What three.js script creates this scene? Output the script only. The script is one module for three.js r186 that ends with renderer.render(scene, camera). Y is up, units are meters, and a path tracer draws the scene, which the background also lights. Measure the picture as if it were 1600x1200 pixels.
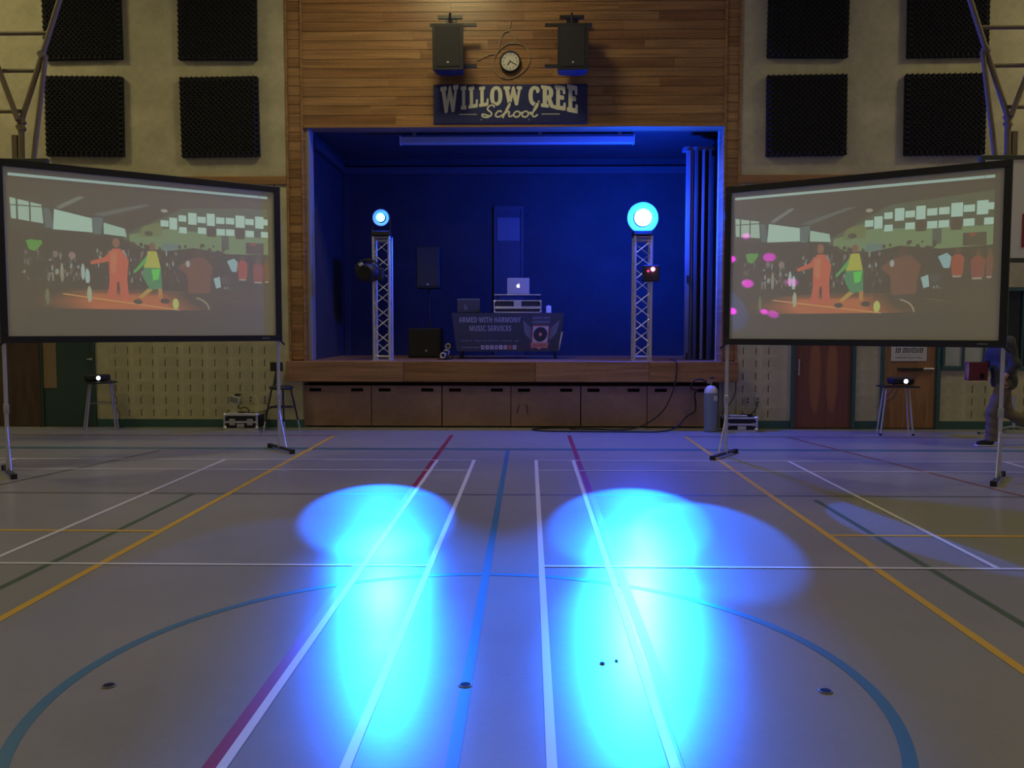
import * as THREE from 'three';
import { mergeGeometries } from 'three/addons/utils/BufferGeometryUtils.js';
import { RoundedBoxGeometry } from 'three/addons/geometries/RoundedBoxGeometry.js';
import { MarchingCubes } from 'three/addons/objects/MarchingCubes.js';
import { RectAreaLightUniformsLib } from 'three/addons/lights/RectAreaLightUniformsLib.js';

RectAreaLightUniformsLib.init();
const scene = new THREE.Scene();
const V = (x, y, z) => new THREE.Vector3(x, y, z);

// ---------------------------------------------------------------- camera
const FOCAL = 1357, EYE = V(0, 1.6, 0);
const camera = new THREE.PerspectiveCamera(2 * Math.atan(600 / FOCAL) * 180 / Math.PI, 4 / 3, 0.05, 120);
camera.position.copy(EYE);
camera.rotation.order = 'YXZ';
camera.rotation.set(-0.0635, 0.0198, 0.0006);
camera.updateMatrixWorld(true);
scene.add(camera);
scene.background = new THREE.Color(0x000000);
const renderer = new THREE.WebGLRenderer({ antialias: true });
renderer.toneMapping = THREE.LinearToneMapping;
renderer.toneMappingExposure = 1.0;
renderer.shadowMap.enabled = true;
renderer.shadowMap.type = THREE.PCFSoftShadowMap;

// gym ceiling lamps: [x, y, z, intensity]
const WARM = new THREE.Color().setRGB(1, 0.86, 0.40);
const LAMPS = [
  [-9.4, 8.3, -11.2, 36], [9.4, 8.3, -11.2, 36], [-1.35, 8.15, -11.2, 34],
  [-7, 8.4, -4, 17], [7, 8.4, -4, 17], [0, 8.4, 2, 26], [-7, 8.4, 7, 26], [7, 8.4, 7, 26],
];
// stage light heads (world positions) and the beams they throw on the floor
const BLUE = new THREE.Color().setRGB(0.004, 0.13, 1.0);
const MAGENTA = new THREE.Color().setRGB(0.8, 0.0, 1.0);
const GLOW = { left: V(-2.4, 3.39, -14.1), right: V(1.82, 3.38, -14.1), pink: V(1.97, 2.55, -13.98) };
// beams: [head, pixel on the floor it is aimed at, half angle in degrees, intensity, penumbra]
const BEAMS = [
  ['left', 590, 795, 5.2, 760, 0.12], ['left', 600, 872, 3.1, 800, 0.5], ['left', 604, 985, 2.9, 600, 1], ['left', 330, 930, 6, 70, 0.2], ['left', 690, 980, 7.5, 380, 0.8],
  ['right', 985, 805, 5.2, 760, 0.12], ['right', 1105, 835, 4.4, 800, 0.12], ['right', 998, 860, 3, 700, 0.7], ['right', 1000, 975, 3.3, 2000, 1], ['right', 910, 1000, 8.5, 700, 0.8],
];
const SPILL = { left: 1.5, right: 88 };
const DEEP = new THREE.Color().setRGB(0.0, 0.045, 1.0);

// a pixel of the 1600 x 1200 photograph gives a ray; the depth comes from the plane it meets
function ray(px, py) { return V((px - 800) / FOCAL, (600 - py) / FOCAL, -1).applyQuaternion(camera.quaternion); }
function at(px, py, z) { const d = ray(px, py); return d.multiplyScalar(z / d.z).add(EYE); }
function onFloor(px, py, y = 0) { const d = ray(px, py); return d.multiplyScalar((y - EYE.y) / d.y).add(EYE); }
const X = (px, z, py = 520) => at(px, py, z).x;
const Y = (py, z, px = 800) => at(px, py, z).y;

// ---------------------------------------------------------------- helpers
let seed = 20240607;
function rnd() { seed |= 0; seed = seed + 0x6D2B79F5 | 0; let t = Math.imul(seed ^ seed >>> 15, 1 | seed); t = t + Math.imul(t ^ t >>> 7, 61 | t) ^ t; return ((t ^ t >>> 14) >>> 0) / 4294967296; }
const rr = (a, b) => a + (b - a) * rnd();

const taken = new Map();
function numbered(name) { const n = taken.get(name) || 0; taken.set(name, n + 1); return n ? `${name}_${String(n).padStart(3, '0')}` : name; }
function thing(name, label, category, [x, y, z] = [0, 0, 0], turn = 0, group) {
  const o = new THREE.Group(); o.name = numbered(name); o.position.set(x, y, z); o.rotation.y = turn;
  o.userData = { label, category }; if (group) o.userData.group = group;
  scene.add(o); return o;
}
function clean(g) {
  let q = g.index ? g.toNonIndexed() : g.clone();
  for (const k of Object.keys(q.attributes)) if (!['position', 'normal', 'uv'].includes(k)) q.deleteAttribute(k);
  if (!q.attributes.uv) q.setAttribute('uv', new THREE.BufferAttribute(new Float32Array(q.attributes.position.count * 2), 2));
  return q;
}
function merged(list) { list = Array.isArray(list) ? list : [list]; return list.length === 1 ? clean(list[0]) : mergeGeometries(list.map(clean)); }
function mesh(name, geo, material) { const m = new THREE.Mesh(geo, material); m.name = name; m.castShadow = m.receiveShadow = true; return m; }
function obj(name, geos, material, parent) { const m = mesh(name, merged(geos), material); parent.add(m); return m; }
function struct(name, geos, material, label) {
  const m = mesh(numbered(name), merged(geos), material); m.userData = { kind: 'structure' }; if (label) m.userData.label = label; scene.add(m); return m;
}
function single(name, geos, material, label, category, group) {
  const m = mesh(numbered(name), merged(geos), material); m.userData = { label, category }; if (group) m.userData.group = group; scene.add(m); return m;
}
// box by centre, uv in metres, optional chamfer
function box(w, h, d, x = 0, y = 0, z = 0, r = 0) {
  const g = r > 0 ? new RoundedBoxGeometry(w, h, d, 2, Math.min(r, w * .49, h * .49, d * .49)) : new THREE.BoxGeometry(w, h, d);
  return metreUV(g).translate(x, y, z);
}
function metreUV(g, du = 0, dv = 0) {
  g = g.index ? g.toNonIndexed() : g;
  const p = g.attributes.position, n = g.attributes.normal, uv = new Float32Array(p.count * 2);
  for (let i = 0; i < p.count; i++) {
    const ax = Math.abs(n.getX(i)), ay = Math.abs(n.getY(i)), az = Math.abs(n.getZ(i));
    let u, v;
    if (az >= ax && az >= ay) { u = p.getX(i); v = p.getY(i); } else if (ay >= ax) { u = p.getX(i); v = p.getZ(i); } else { u = p.getZ(i); v = p.getY(i); }
    uv[2 * i] = u + du; uv[2 * i + 1] = v + dv;
  }
  g.setAttribute('uv', new THREE.BufferAttribute(uv, 2)); return g;
}
const span = (x0, x1, y0, y1, z0, z1, r = 0) => box(Math.abs(x1 - x0), Math.abs(y1 - y0), Math.abs(z1 - z0), (x0 + x1) / 2, (y0 + y1) / 2, (z0 + z1) / 2, r);
function bar(a, b, r, r2 = r, seg = 10) {
  const d = V().subVectors(b, a), g = new THREE.CylinderGeometry(r2, r, d.length(), seg);
  return g.applyQuaternion(new THREE.Quaternion().setFromUnitVectors(V(0, 1, 0), d.clone().normalize())).translate((a.x + b.x) / 2, (a.y + b.y) / 2, (a.z + b.z) / 2);
}
function sqbar(a, b, w, h = w) { // square section bar between two points
  const d = V().subVectors(b, a), g = new THREE.BoxGeometry(w, d.length(), h);
  return g.applyQuaternion(new THREE.Quaternion().setFromUnitVectors(V(0, 1, 0), d.clone().normalize())).translate((a.x + b.x) / 2, (a.y + b.y) / 2, (a.z + b.z) / 2);
}
const tube = (pts, r, n = 40, seg = 8) => new THREE.TubeGeometry(new THREE.CatmullRomCurve3(pts), n, r, seg);
const cyl = (r, h, x, y, z, seg = 24, r2 = r) => new THREE.CylinderGeometry(r2, r, h, seg).translate(x, y, z);
const cylZ = (r, h, x, y, z, seg = 24, r2 = r) => new THREE.CylinderGeometry(r2, r, h, seg).rotateX(Math.PI / 2).translate(x, y, z);
const lathe = (pts, seg = 28) => new THREE.LatheGeometry(pts.map(([r, y]) => new THREE.Vector2(r, y)), seg);

// ---------------------------------------------------------------- textures
function dataTex(n, fn, srgb = false) {
  const a = new Uint8Array(n * n * 4);
  for (let y = 0; y < n; y++) for (let x = 0; x < n; x++) { const c = fn(x / n, y / n); const i = 4 * (y * n + x); a[i] = c[0]; a[i + 1] = c[1]; a[i + 2] = c[2]; a[i + 3] = 255; }
  const t = new THREE.DataTexture(a, n, n); t.wrapS = t.wrapT = THREE.RepeatWrapping; t.magFilter = THREE.LinearFilter; t.minFilter = THREE.LinearMipmapLinearFilter; t.generateMipmaps = true;
  if (srgb) t.colorSpace = THREE.SRGBColorSpace; t.needsUpdate = true; return t;
}
function lattice(nx, ny) { const a = Float32Array.from({ length: nx * ny }, () => rnd()); return (u, v) => { // periodic value noise
  const x = ((u % 1) + 1) % 1 * nx, y = ((v % 1) + 1) % 1 * ny, i = Math.floor(x) % nx, j = Math.floor(y) % ny, s = t => t * t * (3 - 2 * t), fx = s(x - Math.floor(x)), fy = s(y - Math.floor(y)), i2 = (i + 1) % nx, j2 = (j + 1) % ny;
  return (a[j * nx + i] * (1 - fx) + a[j * nx + i2] * fx) * (1 - fy) + (a[j2 * nx + i] * (1 - fx) + a[j2 * nx + i2] * fx) * fy; }; }
const L1 = lattice(6, 6), L2 = lattice(24, 24), L3 = lattice(96, 96), G1 = lattice(3, 24), G2 = lattice(6, 90), G3 = lattice(4, 10);
const woodTex = dataTex(512, (u, v) => { const w = v + 0.04 * (G3(u, v) - .5), g = .45 * G1(u, w) + .35 * G2(u, w) + .2 * L3(u, v); const k = 150 + 105 * g; return [k, k * .965, k * .93]; }, true);
woodTex.repeat.set(0.45, 1.1);
const woodUp = woodTex.clone(); woodUp.rotation = Math.PI / 2; woodUp.repeat.set(0.8, 0.5); woodUp.needsUpdate = true;
const mottle = dataTex(512, (u, v) => { const g = .5 * L1(u, v) + .3 * L2(u, v) + .2 * L3(u, v), k = 205 + 50 * g; return [k, k, k]; }, true);
mottle.repeat.set(.5, .5);
const floorTex = dataTex(1024, (u, v) => { const g = .45 * L1(u, v) + .3 * L2(u, v) + .25 * L3(u * 2, v * 2); const sc = L3(u * 1, v * 1) > .93 ? -14 : 0; const k = 230 + 22 * g + sc * .25; return [k, k, k]; }, true);
floorTex.repeat.set(.22, .22);
const grit = dataTex(256, (u, v) => { const k = 255 * (.5 * L3(u * 1, v * 1) + .5 * L3(u * 2 + .3, v * 2)); return [k, k, k]; });
grit.repeat.set(1.2, 1.2);
const roughTex = dataTex(512, (u, v) => { const g = .5 * L1(u, v) + .35 * L2(u, v) + .15 * L3(u, v), k = 235 + 20 * g; return [k, k, k]; });
roughTex.repeat.set(.3, .3);

// ---------------------------------------------------------------- materials
const RGB = (r, g, b) => new THREE.Color().setRGB(r, g, b);
const M = (color, roughness = .6, extra = {}) => new THREE.MeshStandardMaterial({ color: Array.isArray(color) ? RGB(...color) : color, roughness, metalness: 0, ...extra });
const P = (color, roughness, extra = {}) => new THREE.MeshPhysicalMaterial({ color: Array.isArray(color) ? RGB(...color) : color, roughness, metalness: 0, ...extra });
const mt = {
  plaster: M([.58, .54, .37], .85, { map: mottle, bumpMap: grit, bumpScale: .004 }),
  block: M([.60, .56, .36], .8, { map: mottle, bumpMap: grit, bumpScale: .003 }),
  blockGap: M([.42, .38, .27], .9),
  floor: P([.345, .342, .325], .30, { map: floorTex, roughnessMap: roughTex, specularIntensity: .9 }),
  ceiling: M([.30, .27, .22], .9, { map: mottle }),
  teal: M([.035, .095, .095], .5),
  greenDoor: M([.03, .065, .055], .45),
  brownDoor: M([.12, .075, .045], .5, { map: woodUp }),
  lip: M([.52, .30, .175], .45, { map: woodTex }),
  cart: M([.50, .31, .21], .55, { map: mottle }),
  trim: M([.48, .27, .125], .45, { map: woodTex }),
  black: M([.012, .012, .014], .55),
  blackSatin: M([.018, .018, .02], .35),
  foam: M([.011, .011, .013], .95),
  darkHole: M([.004, .004, .004], .9),
  stageDark: M([.05, .05, .053], .9, { map: mottle }),
  curtain: M([.055, .055, .06], .95),
  pale: M([.55, .54, .50], .5),
  whitePaint: M([.72, .71, .66], .45),
  alu: M([.72, .73, .75], .33, { metalness: .85 }),
  aluDull: M([.55, .56, .57], .42, { metalness: .75 }),
  chrome: M([.8, .8, .82], .32, { metalness: 1 }),
  pipe: M([.19, .15, .10], .75),
  rubber: M([.015, .015, .016], .7),
  navy: M([.012, .016, .05], .4),
  paper: M([.62, .62, .57], .8),
  outlet: M([.42, .39, .30], .5),
  glassPale: P([.48, .52, .44], .25),
  glassDark: P([.02, .028, .028], .12),
  khaki: M([.17, .13, .085], .9, { bumpMap: grit, bumpScale: .004 }),
  jacket: M([.055, .055, .05], .9, { bumpMap: grit, bumpScale: .004 }),
  skin: M([.50, .26, .16], .6),
  hair: M([.03, .02, .014], .7),
  redBox: M([.16, .02, .03], .6),
};
const plankTones = [[.47, .27, .12], [.42, .23, .10], [.52, .31, .145], [.36, .185, .083], [.45, .25, .11], [.49, .285, .13]].map(c => M(c, .34, { map: woodTex }));

function canvasTex(w, h, draw) {
  const c = document.createElement('canvas'); c.width = w; c.height = h; const x = c.getContext('2d'); draw(x, w, h);
  const t = new THREE.CanvasTexture(c); t.colorSpace = THREE.SRGBColorSpace; t.magFilter = THREE.LinearFilter; return t;
}

// ================================================================ STRUCTURE
const ZW = -13.95;                       // front plane of the stage wall
const HS = 1.08;                         // stage height
const OPL = -3.53, OPR = 3.04, OPT = 4.78; // stage opening
const CEIL = 9.2, SIDE = 12, BACK = 12;

{ // floor with its court lines and sockets
  const floor = struct('floor', metreUV(new THREE.BoxGeometry(2 * SIDE, .3, BACK + 14.4)).translate(0, -.15, (BACK - 14.4) / 2), mt.floor);
  const lm = { white: M([.78, .77, .72], .35), yellow: M([.78, .47, .05], .35), red: M([.33, .035, .06], .35), blue: M([.06, .21, .32], .35), teal: M([.08, .17, .18], .35), green: M([.07, .13, .075], .35), dark: M([.10, .115, .10], .4), rust: M([.26, .09, .05], .4) };
  let lift = .0006;
  const quad = (a, b, w, y) => { const d = V().subVectors(b, a).normalize(), s = V(-d.z, 0, d.x).multiplyScalar(w / 2); const g = new THREE.BufferGeometry();
    const q = [[a, s], [b, s], [b, s.clone().negate()], [a, s.clone().negate()]].map(([p, o]) => [p.x + o.x, y, p.z + o.z]);
    g.setAttribute('position', new THREE.Float32BufferAttribute([...q[0], ...q[1], ...q[2], ...q[0], ...q[2], ...q[3]], 3)); g.setAttribute('normal', new THREE.Float32BufferAttribute(Array(6).fill([0, 1, 0]).flat(), 3)); g.setAttribute('uv', new THREE.Float32BufferAttribute(new Array(12).fill(0), 2));
    return g; };
  const line = (a, b, w, m) => { lift += .00012; const o = obj('court_line', quad(a, b, w, lift), m, floor); return o; };
  const F = (x, z) => V(x, 0, z), ZN = 1.5;
  // dull wide and thin lines first, white lines on top
  line(F(-SIDE + .1, -11.47), F(SIDE - .1, -11.47), .2, lm.teal);
  line(F(-SIDE + .1, -8.3), F(SIDE - .1, -8.3), .05, lm.dark);
  const gl = onFloor(300, 772), gr = onFloor(1275, 782);
  line(F(gl.x, -8.3), F(gl.x, ZN), .05, lm.green); line(F(gr.x, -8.1), F(gr.x, ZN), .05, lm.green);
  line(onFloor(1230, 683), onFloor(1720, 806), .05, lm.rust); line(onFloor(250, 704), onFloor(-150, 790), .05, lm.dark);
  line(F(-.28, -11.37), F(-.28, ZN), .05, lm.blue);
  { const ring = new THREE.RingGeometry(1.775, 1.83, 128).rotateX(-Math.PI / 2).translate(-.28, lift += .00012, -3.77); obj('court_circle', ring, lm.blue, floor); }
  line(F(-1.165, -13), F(-1.165, ZN), .055, lm.red); line(F(.6, -13), F(.6, ZN), .055, lm.red);
  line(F(-2.915, -12.87), F(-2.915, ZN), .055, lm.yellow); line(F(2.32, -12.87), F(2.32, ZN), .055, lm.yellow);
  line(F(-2.9, -6.73), F(-9, -6.73), .05, lm.yellow); line(F(2.34, -6.7), F(9, -6.7), .05, lm.yellow);
  line(F(-2.9, -12.87), F(-9, -12.87), .04, lm.rust); line(F(2.34, -12.87), F(9, -12.87), .04, lm.rust);
  for (const [s, x0] of [[-1, -.669], [1, .086]]) {
    const zb = -10.49, W = .04;
    line(F(x0, zb), F(x0, ZN), W, lm.white); line(F(x0 + s * .45, zb), F(x0 + s * .45, ZN), W, lm.white);
    line(F(x0 + s * 3.05, zb), F(x0 + s * 3.05, zb + 4.72), W, lm.white);
    line(F(x0 + s * 5.64, zb), F(x0 + s * 5.64, ZN), W, lm.white); line(F(x0 + s * 6.1, zb), F(x0 + s * 6.1, ZN), W, lm.white);
    line(F(x0 - s * .02, zb), F(x0 + s * 6.1, zb), W, lm.white); line(F(x0, zb + .76), F(x0 + s * 6.1, zb + .76), W, lm.white); line(F(x0, zb + 4.72), F(x0 + s * 6.1, zb + 4.72), W, lm.white);
  }
  for (const [px, py, r] of [[727, 1071, .026], [1290, 1080.5, .026], [170, 1072, .026], [941, 1037, .011], [963, 1033, .008]]) {
    const p = onFloor(px, py);
    const s = obj('floor_socket', lathe([[0, .002], [r * .8, .002], [r * .85, .004], [r * 1.12, .004], [r * 1.2, .0015]], 24).translate(p.x, 0.0012, p.z), M([.18, .175, .16], .5), floor);
    obj('socket_hole', new THREE.CircleGeometry(r * .92, 24).rotateX(-Math.PI / 2).translate(p.x, .0058, p.z), mt.darkHole, s);
  }
}
{ // shell of the hall
  struct('wall_left', span(-SIDE - .3, -SIDE, 0, CEIL, -14.4, BACK), mt.plaster);
  struct('wall_right', span(SIDE, SIDE + .3, 0, CEIL, -14.4, BACK), mt.plaster);
  struct('wall_back', span(-SIDE - .3, SIDE + .3, 0, CEIL, BACK, BACK + .3), mt.plaster);
  struct('ceiling', span(-SIDE - .3, SIDE + .3, CEIL, CEIL + .3, -14.4, BACK + .3), mt.ceiling);
}
const TRIM_Y = 4.02;
const blockShape = slots => { const s = new THREE.Shape([[-.2015, -.1], [.2015, -.1], [.2015, .1], [-.2015, .1]].map(p => new THREE.Vector2(...p)));
  for (const c of slots) s.holes.push(new THREE.Path([[c - .009, -.058], [c - .009, .058], [c + .009, .058], [c + .009, -.058]].map(p => new THREE.Vector2(...p))));
  return metreUV(new THREE.ExtrudeGeometry(s, { depth: .055, bevelEnabled: true, bevelSize: .0025, bevelThickness: .0025, bevelSegments: 1 })); };
const BG = { slot: blockShape([-.1015, .1015]), half: blockShape([-.1015]), plain: blockShape([]) };
const blockTones = [1, .965, 1.03, .94].map(k => { const m = mt.block.clone(); m.color.multiplyScalar(k); return m; });
function blocks(wall, x0, cols, y0, rows, slotted, off = 0) {
  for (let j = 0; j < rows; j++) for (let i = 0; i < cols; i++) {
    const b = mesh('block', BG[slotted(i, j)], blockTones[Math.floor(rnd() * 4)]);
    b.position.set(x0 + .203 + i * .4062, y0 + .1015 + j * .2032, ZW - .0575); wall.add(b);
  }
}
{ // wall beside the stage where the bar stool stands
  const w = struct('wall_front_left', [span(-SIDE, -3.66, 0, CEIL, -14.4, ZW - .062), span(-SIDE, -3.87, TRIM_Y, CEIL, ZW - .062, ZW), span(-SIDE, X(148, ZW), 2.12, TRIM_Y, ZW - .062, ZW), span(-SIDE, X(-60, ZW), 0, 2.12, ZW - .062, ZW)], mt.plaster);
  const bx0 = -3.97 - 7 * .4062;
  blocks(w, bx0, 7, .13, 19, () => 'slot');
  obj('block_edge', span(X(148, ZW), bx0 - .002, .13, TRIM_Y, ZW - .062, ZW), mt.block, w);
  obj('block_edge', [span(-3.968, -3.87, .13, TRIM_Y, ZW - .062, ZW), span(-3.87, -3.665, .13, HS - .1, ZW - .062, ZW)], mt.block, w);
  struct('baseboard_left', span(X(148, ZW), -3.66, 0, .128, ZW - .06, ZW + .012, .004), mt.teal);
  struct('trim_1', span(-SIDE + .1, -3.87, TRIM_Y - .13, TRIM_Y, ZW, ZW + .03, .006), mt.trim);
}
{ // wall beside the stage with the wooden doors
  const xd0 = X(1237, ZW), xd1 = X(1338, ZW), xe0 = X(1377, ZW), xe1 = X(1470, ZW);
  const wy0 = Y(571, ZW), wy1 = Y(455, ZW);
  const w = struct('wall_front_right', [span(3.06, SIDE, 0, CEIL, -14.4, ZW - .062), span(3.3, SIDE, TRIM_Y, CEIL, ZW - .062, ZW), span(xd0, SIDE, 2.2, TRIM_Y, ZW - .062, ZW), span(8.8, SIDE, 0, 2.2, ZW - .062, ZW)], mt.plaster);
  blocks(w, 3.32, 2, .13, 19, (i) => i ? 'half' : 'slot');
  obj('block_edge', [span(3.12, 3.318, .13, HS - .1, ZW - .062, ZW - .01)], mt.block, w);
  obj('block_edge', span(3.32 + .8125, xd0, .13, TRIM_Y, ZW - .062, ZW - .001), mt.block, w);
  const n = xe0 - xd1; blocks(w, xd1 + n / 2 - .203, 1, .13, 10, () => 'plain');
  blocks(w, xe1 + .02, 5, .13, 4, (i, j) => j < 3 && i > 0 ? 'slot' : 'plain');
  obj('block_edge', span(xe1, 8.8, .945, wy0 - .0, ZW - .062, ZW - .001), mt.block, w); obj('block_edge', span(xe1, 8.8, wy1 + .06, 2.2, ZW - .062, ZW), mt.block, w);
  for (const [a, b] of [[3.14, xd0], [xd1, xe0], [xe1, SIDE - .1]]) struct('baseboard_right', span(a, b, 0, .128, ZW - .06, ZW + .012, .004), mt.teal);
  struct('trim_2', span(3.3, SIDE - .1, TRIM_Y - .13, TRIM_Y, ZW, ZW + .03, .006), mt.trim);
  // long window with teal frame beside the poster door
  const wx0 = xe1 + .02, wx1 = 8.8, f = struct('window_1', [span(wx0, wx1, wy0 - .06, wy0, ZW - .05, ZW + .04, .004), span(wx0, wx1, wy1, wy1 + .06, ZW - .05, ZW + .03, .004), span(wx0, wx0 + .05, wy0, wy1, ZW - .05, ZW + .03, .004), span(wx1 - .05, wx1, wy0, wy1, ZW - .05, ZW + .03, .004)], mt.teal);
  const xs = [wx0 + .05, X(1507, ZW), X(1540, ZW), X(1573, ZW), X(1598, ZW), wx1 - .05];
  xs.forEach((x, i) => { if (i && i < xs.length - 1) obj('mullion', span(x - .012, x + .012, wy0, wy1, ZW - .05, ZW + .01), mt.teal, f); });
  for (let i = 0; i < xs.length - 1; i++) obj('pane', span(xs[i] + .01, xs[i + 1] - .01, wy0, wy1, ZW - .04, ZW - .03), i < 3 ? mt.glassPale : mt.glassDark, f);
  // flush wooden doors in teal frames
  const doorWood = (twin) => canvasTex(256, 512, (c, W, H) => {
    c.fillStyle = twin ? '#7c5040' : '#a07850'; c.fillRect(0, 0, W, H);
    for (let i = 0; i < 260; i++) { c.strokeStyle = `rgba(${twin ? '70,30,22' : '95,50,22'},${rr(.03, .16)})`; c.lineWidth = rr(.6, 2.4); const x = rr(0, W); c.beginPath(); c.moveTo(x, 0); c.bezierCurveTo(x + rr(-8, 8), H * .3, x + rr(-8, 8), H * .6, x + rr(-5, 5), H); c.stroke(); }
    if (twin) for (const cx of [.36, .66]) for (let k = 0; k < 7; k++) { c.fillStyle = `rgba(150,102,66,${.3})`; c.beginPath(); c.ellipse(W * cx, H * .60, W * (.115 - k * .009), H * (.30 - k * .012), 0, 0, 7); c.fill(); }
    else for (let k = 0; k < 12; k++) { c.fillStyle = `rgba(80,40,20,${rr(.08, .2)})`; c.beginPath(); c.ellipse(W * rr(.05, .95), H * rr(.85, 1.02), W * rr(.02, .05), H * rr(.06, .2), 0, 0, 7); c.fill(); }
  });
  const flat = (x0, x1, y0, y1, z) => new THREE.PlaneGeometry(x1 - x0, y1 - y0).translate((x0 + x1) / 2, (y0 + y1) / 2, z);
  for (const [name, a, b, twin] of [['door_3', xd0, xd1, true], ['door_4', xe0, xe1, false]]) {
    const fw = .055, d = struct(name, [span(a, a + fw, 0, 2.2, ZW - .06, ZW + .035, .004), span(b - fw, b, 0, 2.2, ZW - .06, ZW + .035, .004), span(a + fw, b - fw, 2.13, 2.2, ZW - .06, ZW + .035, .004)], mt.teal);
    const wood = M(0xffffff, .42, { map: doorWood(twin) });
    const leaf = obj('door_leaf', [span(a + fw + .004, b - fw - .004, .018, 2.126, ZW - .05, ZW - .006)], twin ? M([.17, .085, .05], .45) : M([.26, .15, .07], .45), d);
    obj('veneer', flat(a + fw + .008, b - fw - .008, .022, 2.12, ZW - .0045), wood, leaf);
    obj('threshold', span(a + fw, b - fw, 0.001, .016, ZW - .05, ZW - .004), mt.black, d);
    if (twin) { const h = obj('door_handle', [span(a + fw + .06, a + fw + .085, .86, 1.12, ZW - .006, ZW + .006, .003)], mt.aluDull, d); obj('lock', cylZ(.014, .02, a + fw + .0725, 1.08, ZW + .012), mt.chrome, h); }
    else { const y = Y(575.5, ZW), h = obj('push_bar', [span(X(1404, ZW), X(1443, ZW), y - .02, y + .02, ZW - .004, ZW + .05, .008)], mt.blackSatin, d); obj('latch', [span(X(1443, ZW), X(1461, ZW), y - .014, y + .014, ZW - .004, ZW + .03, .006)], mt.alu, h); }
  }
  // poster on the second door
  const px0 = X(1393, ZW), px1 = X(1449, ZW), py0 = Y(563.5, ZW), py1 = py0 + .42;
  const poster = thing('door_poster', 'white poster reading in motion taped to the wooden door with a push bar', 'poster', [(px0 + px1) / 2, py0, ZW + .003]);
  obj('sheet', box(px1 - px0, .42, .003, 0, .21, 0), mt.paper, poster);
  obj('print', new THREE.PlaneGeometry(px1 - px0 - .01, .41).translate(0, .21, .0022), M(0xffffff, .8, { map: canvasTex(512, 384, (c, W, H) => {
    c.fillStyle = '#c9c8bc'; c.fillRect(0, 0, W, H); c.fillStyle = '#b3b7a2'; c.fillRect(0, 0, W, H * .38); c.fillStyle = '#1d1f1d'; c.font = 'italic bold 104px serif'; c.textAlign = 'center'; c.save(); c.translate(W / 2, 262); c.scale(410 / c.measureText('in motion').width, 1.25); c.fillText('in motion', 0, 0); c.restore();
    c.fillStyle = '#6a6d66'; for (let k = 0; k < 22; k++) c.fillRect(70 + k * 17, 292 + (k % 3), rr(6, 14), 5); c.fillStyle = '#41463f'; for (let k = 0; k < 18; k++) c.fillRect(60 + k * 22, 328 + (k % 2) * 3, rr(9, 19), 13);
  }) }), poster);
}
{ // doors beside the stool wall
  const a = X(62, ZW), b = X(148, ZW), c = X(-55, ZW), e = X(60, ZW);
  const d = struct('door_1', [span(a, a + .03, 0, 2.12, ZW - .06, ZW + .02), span(b - .04, b, 0, 2.12, ZW - .06, ZW + .03, .004), span(a + .03, b - .04, 2.06, 2.12, ZW - .06, ZW + .03, .004)], mt.greenDoor);
  const leaf = obj('door_leaf', span(a + .032, b - .042, .012, 2.055, ZW - .055, ZW - .012, .003), mt.greenDoor, d);
  obj('window_panel', span(a + .033, X(86, ZW), Y(608, ZW), 1.95, ZW - .012, ZW - .004, .003), M([.24, .17, .09], .5), leaf);
  const y = Y(562, ZW); obj('door_handle', [cylZ(.022, .014, X(141, ZW), y, ZW - .006), bar(V(X(141, ZW), y, ZW + .01), V(X(136, ZW), y, ZW + .035), .009)], mt.aluDull, d);
  const f = struct('door_2', [span(c, c + .05, 0, 2.12, ZW - .06, ZW + .03, .004), span(e - .01, e + .012, 0, 2.12, ZW - .06, ZW + .02), span(c + .05, e - .01, 2.06, 2.12, ZW - .06, ZW + .03, .004)], mt.brownDoor);
  obj('door_leaf', span(c + .052, e - .012, .012, 2.055, ZW - .055, ZW - .01, .003), mt.brownDoor, f);
  obj('door_handle', cylZ(.025, .05, c + .14, 1.02, ZW + .012), mt.aluDull, f);
}
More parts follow.
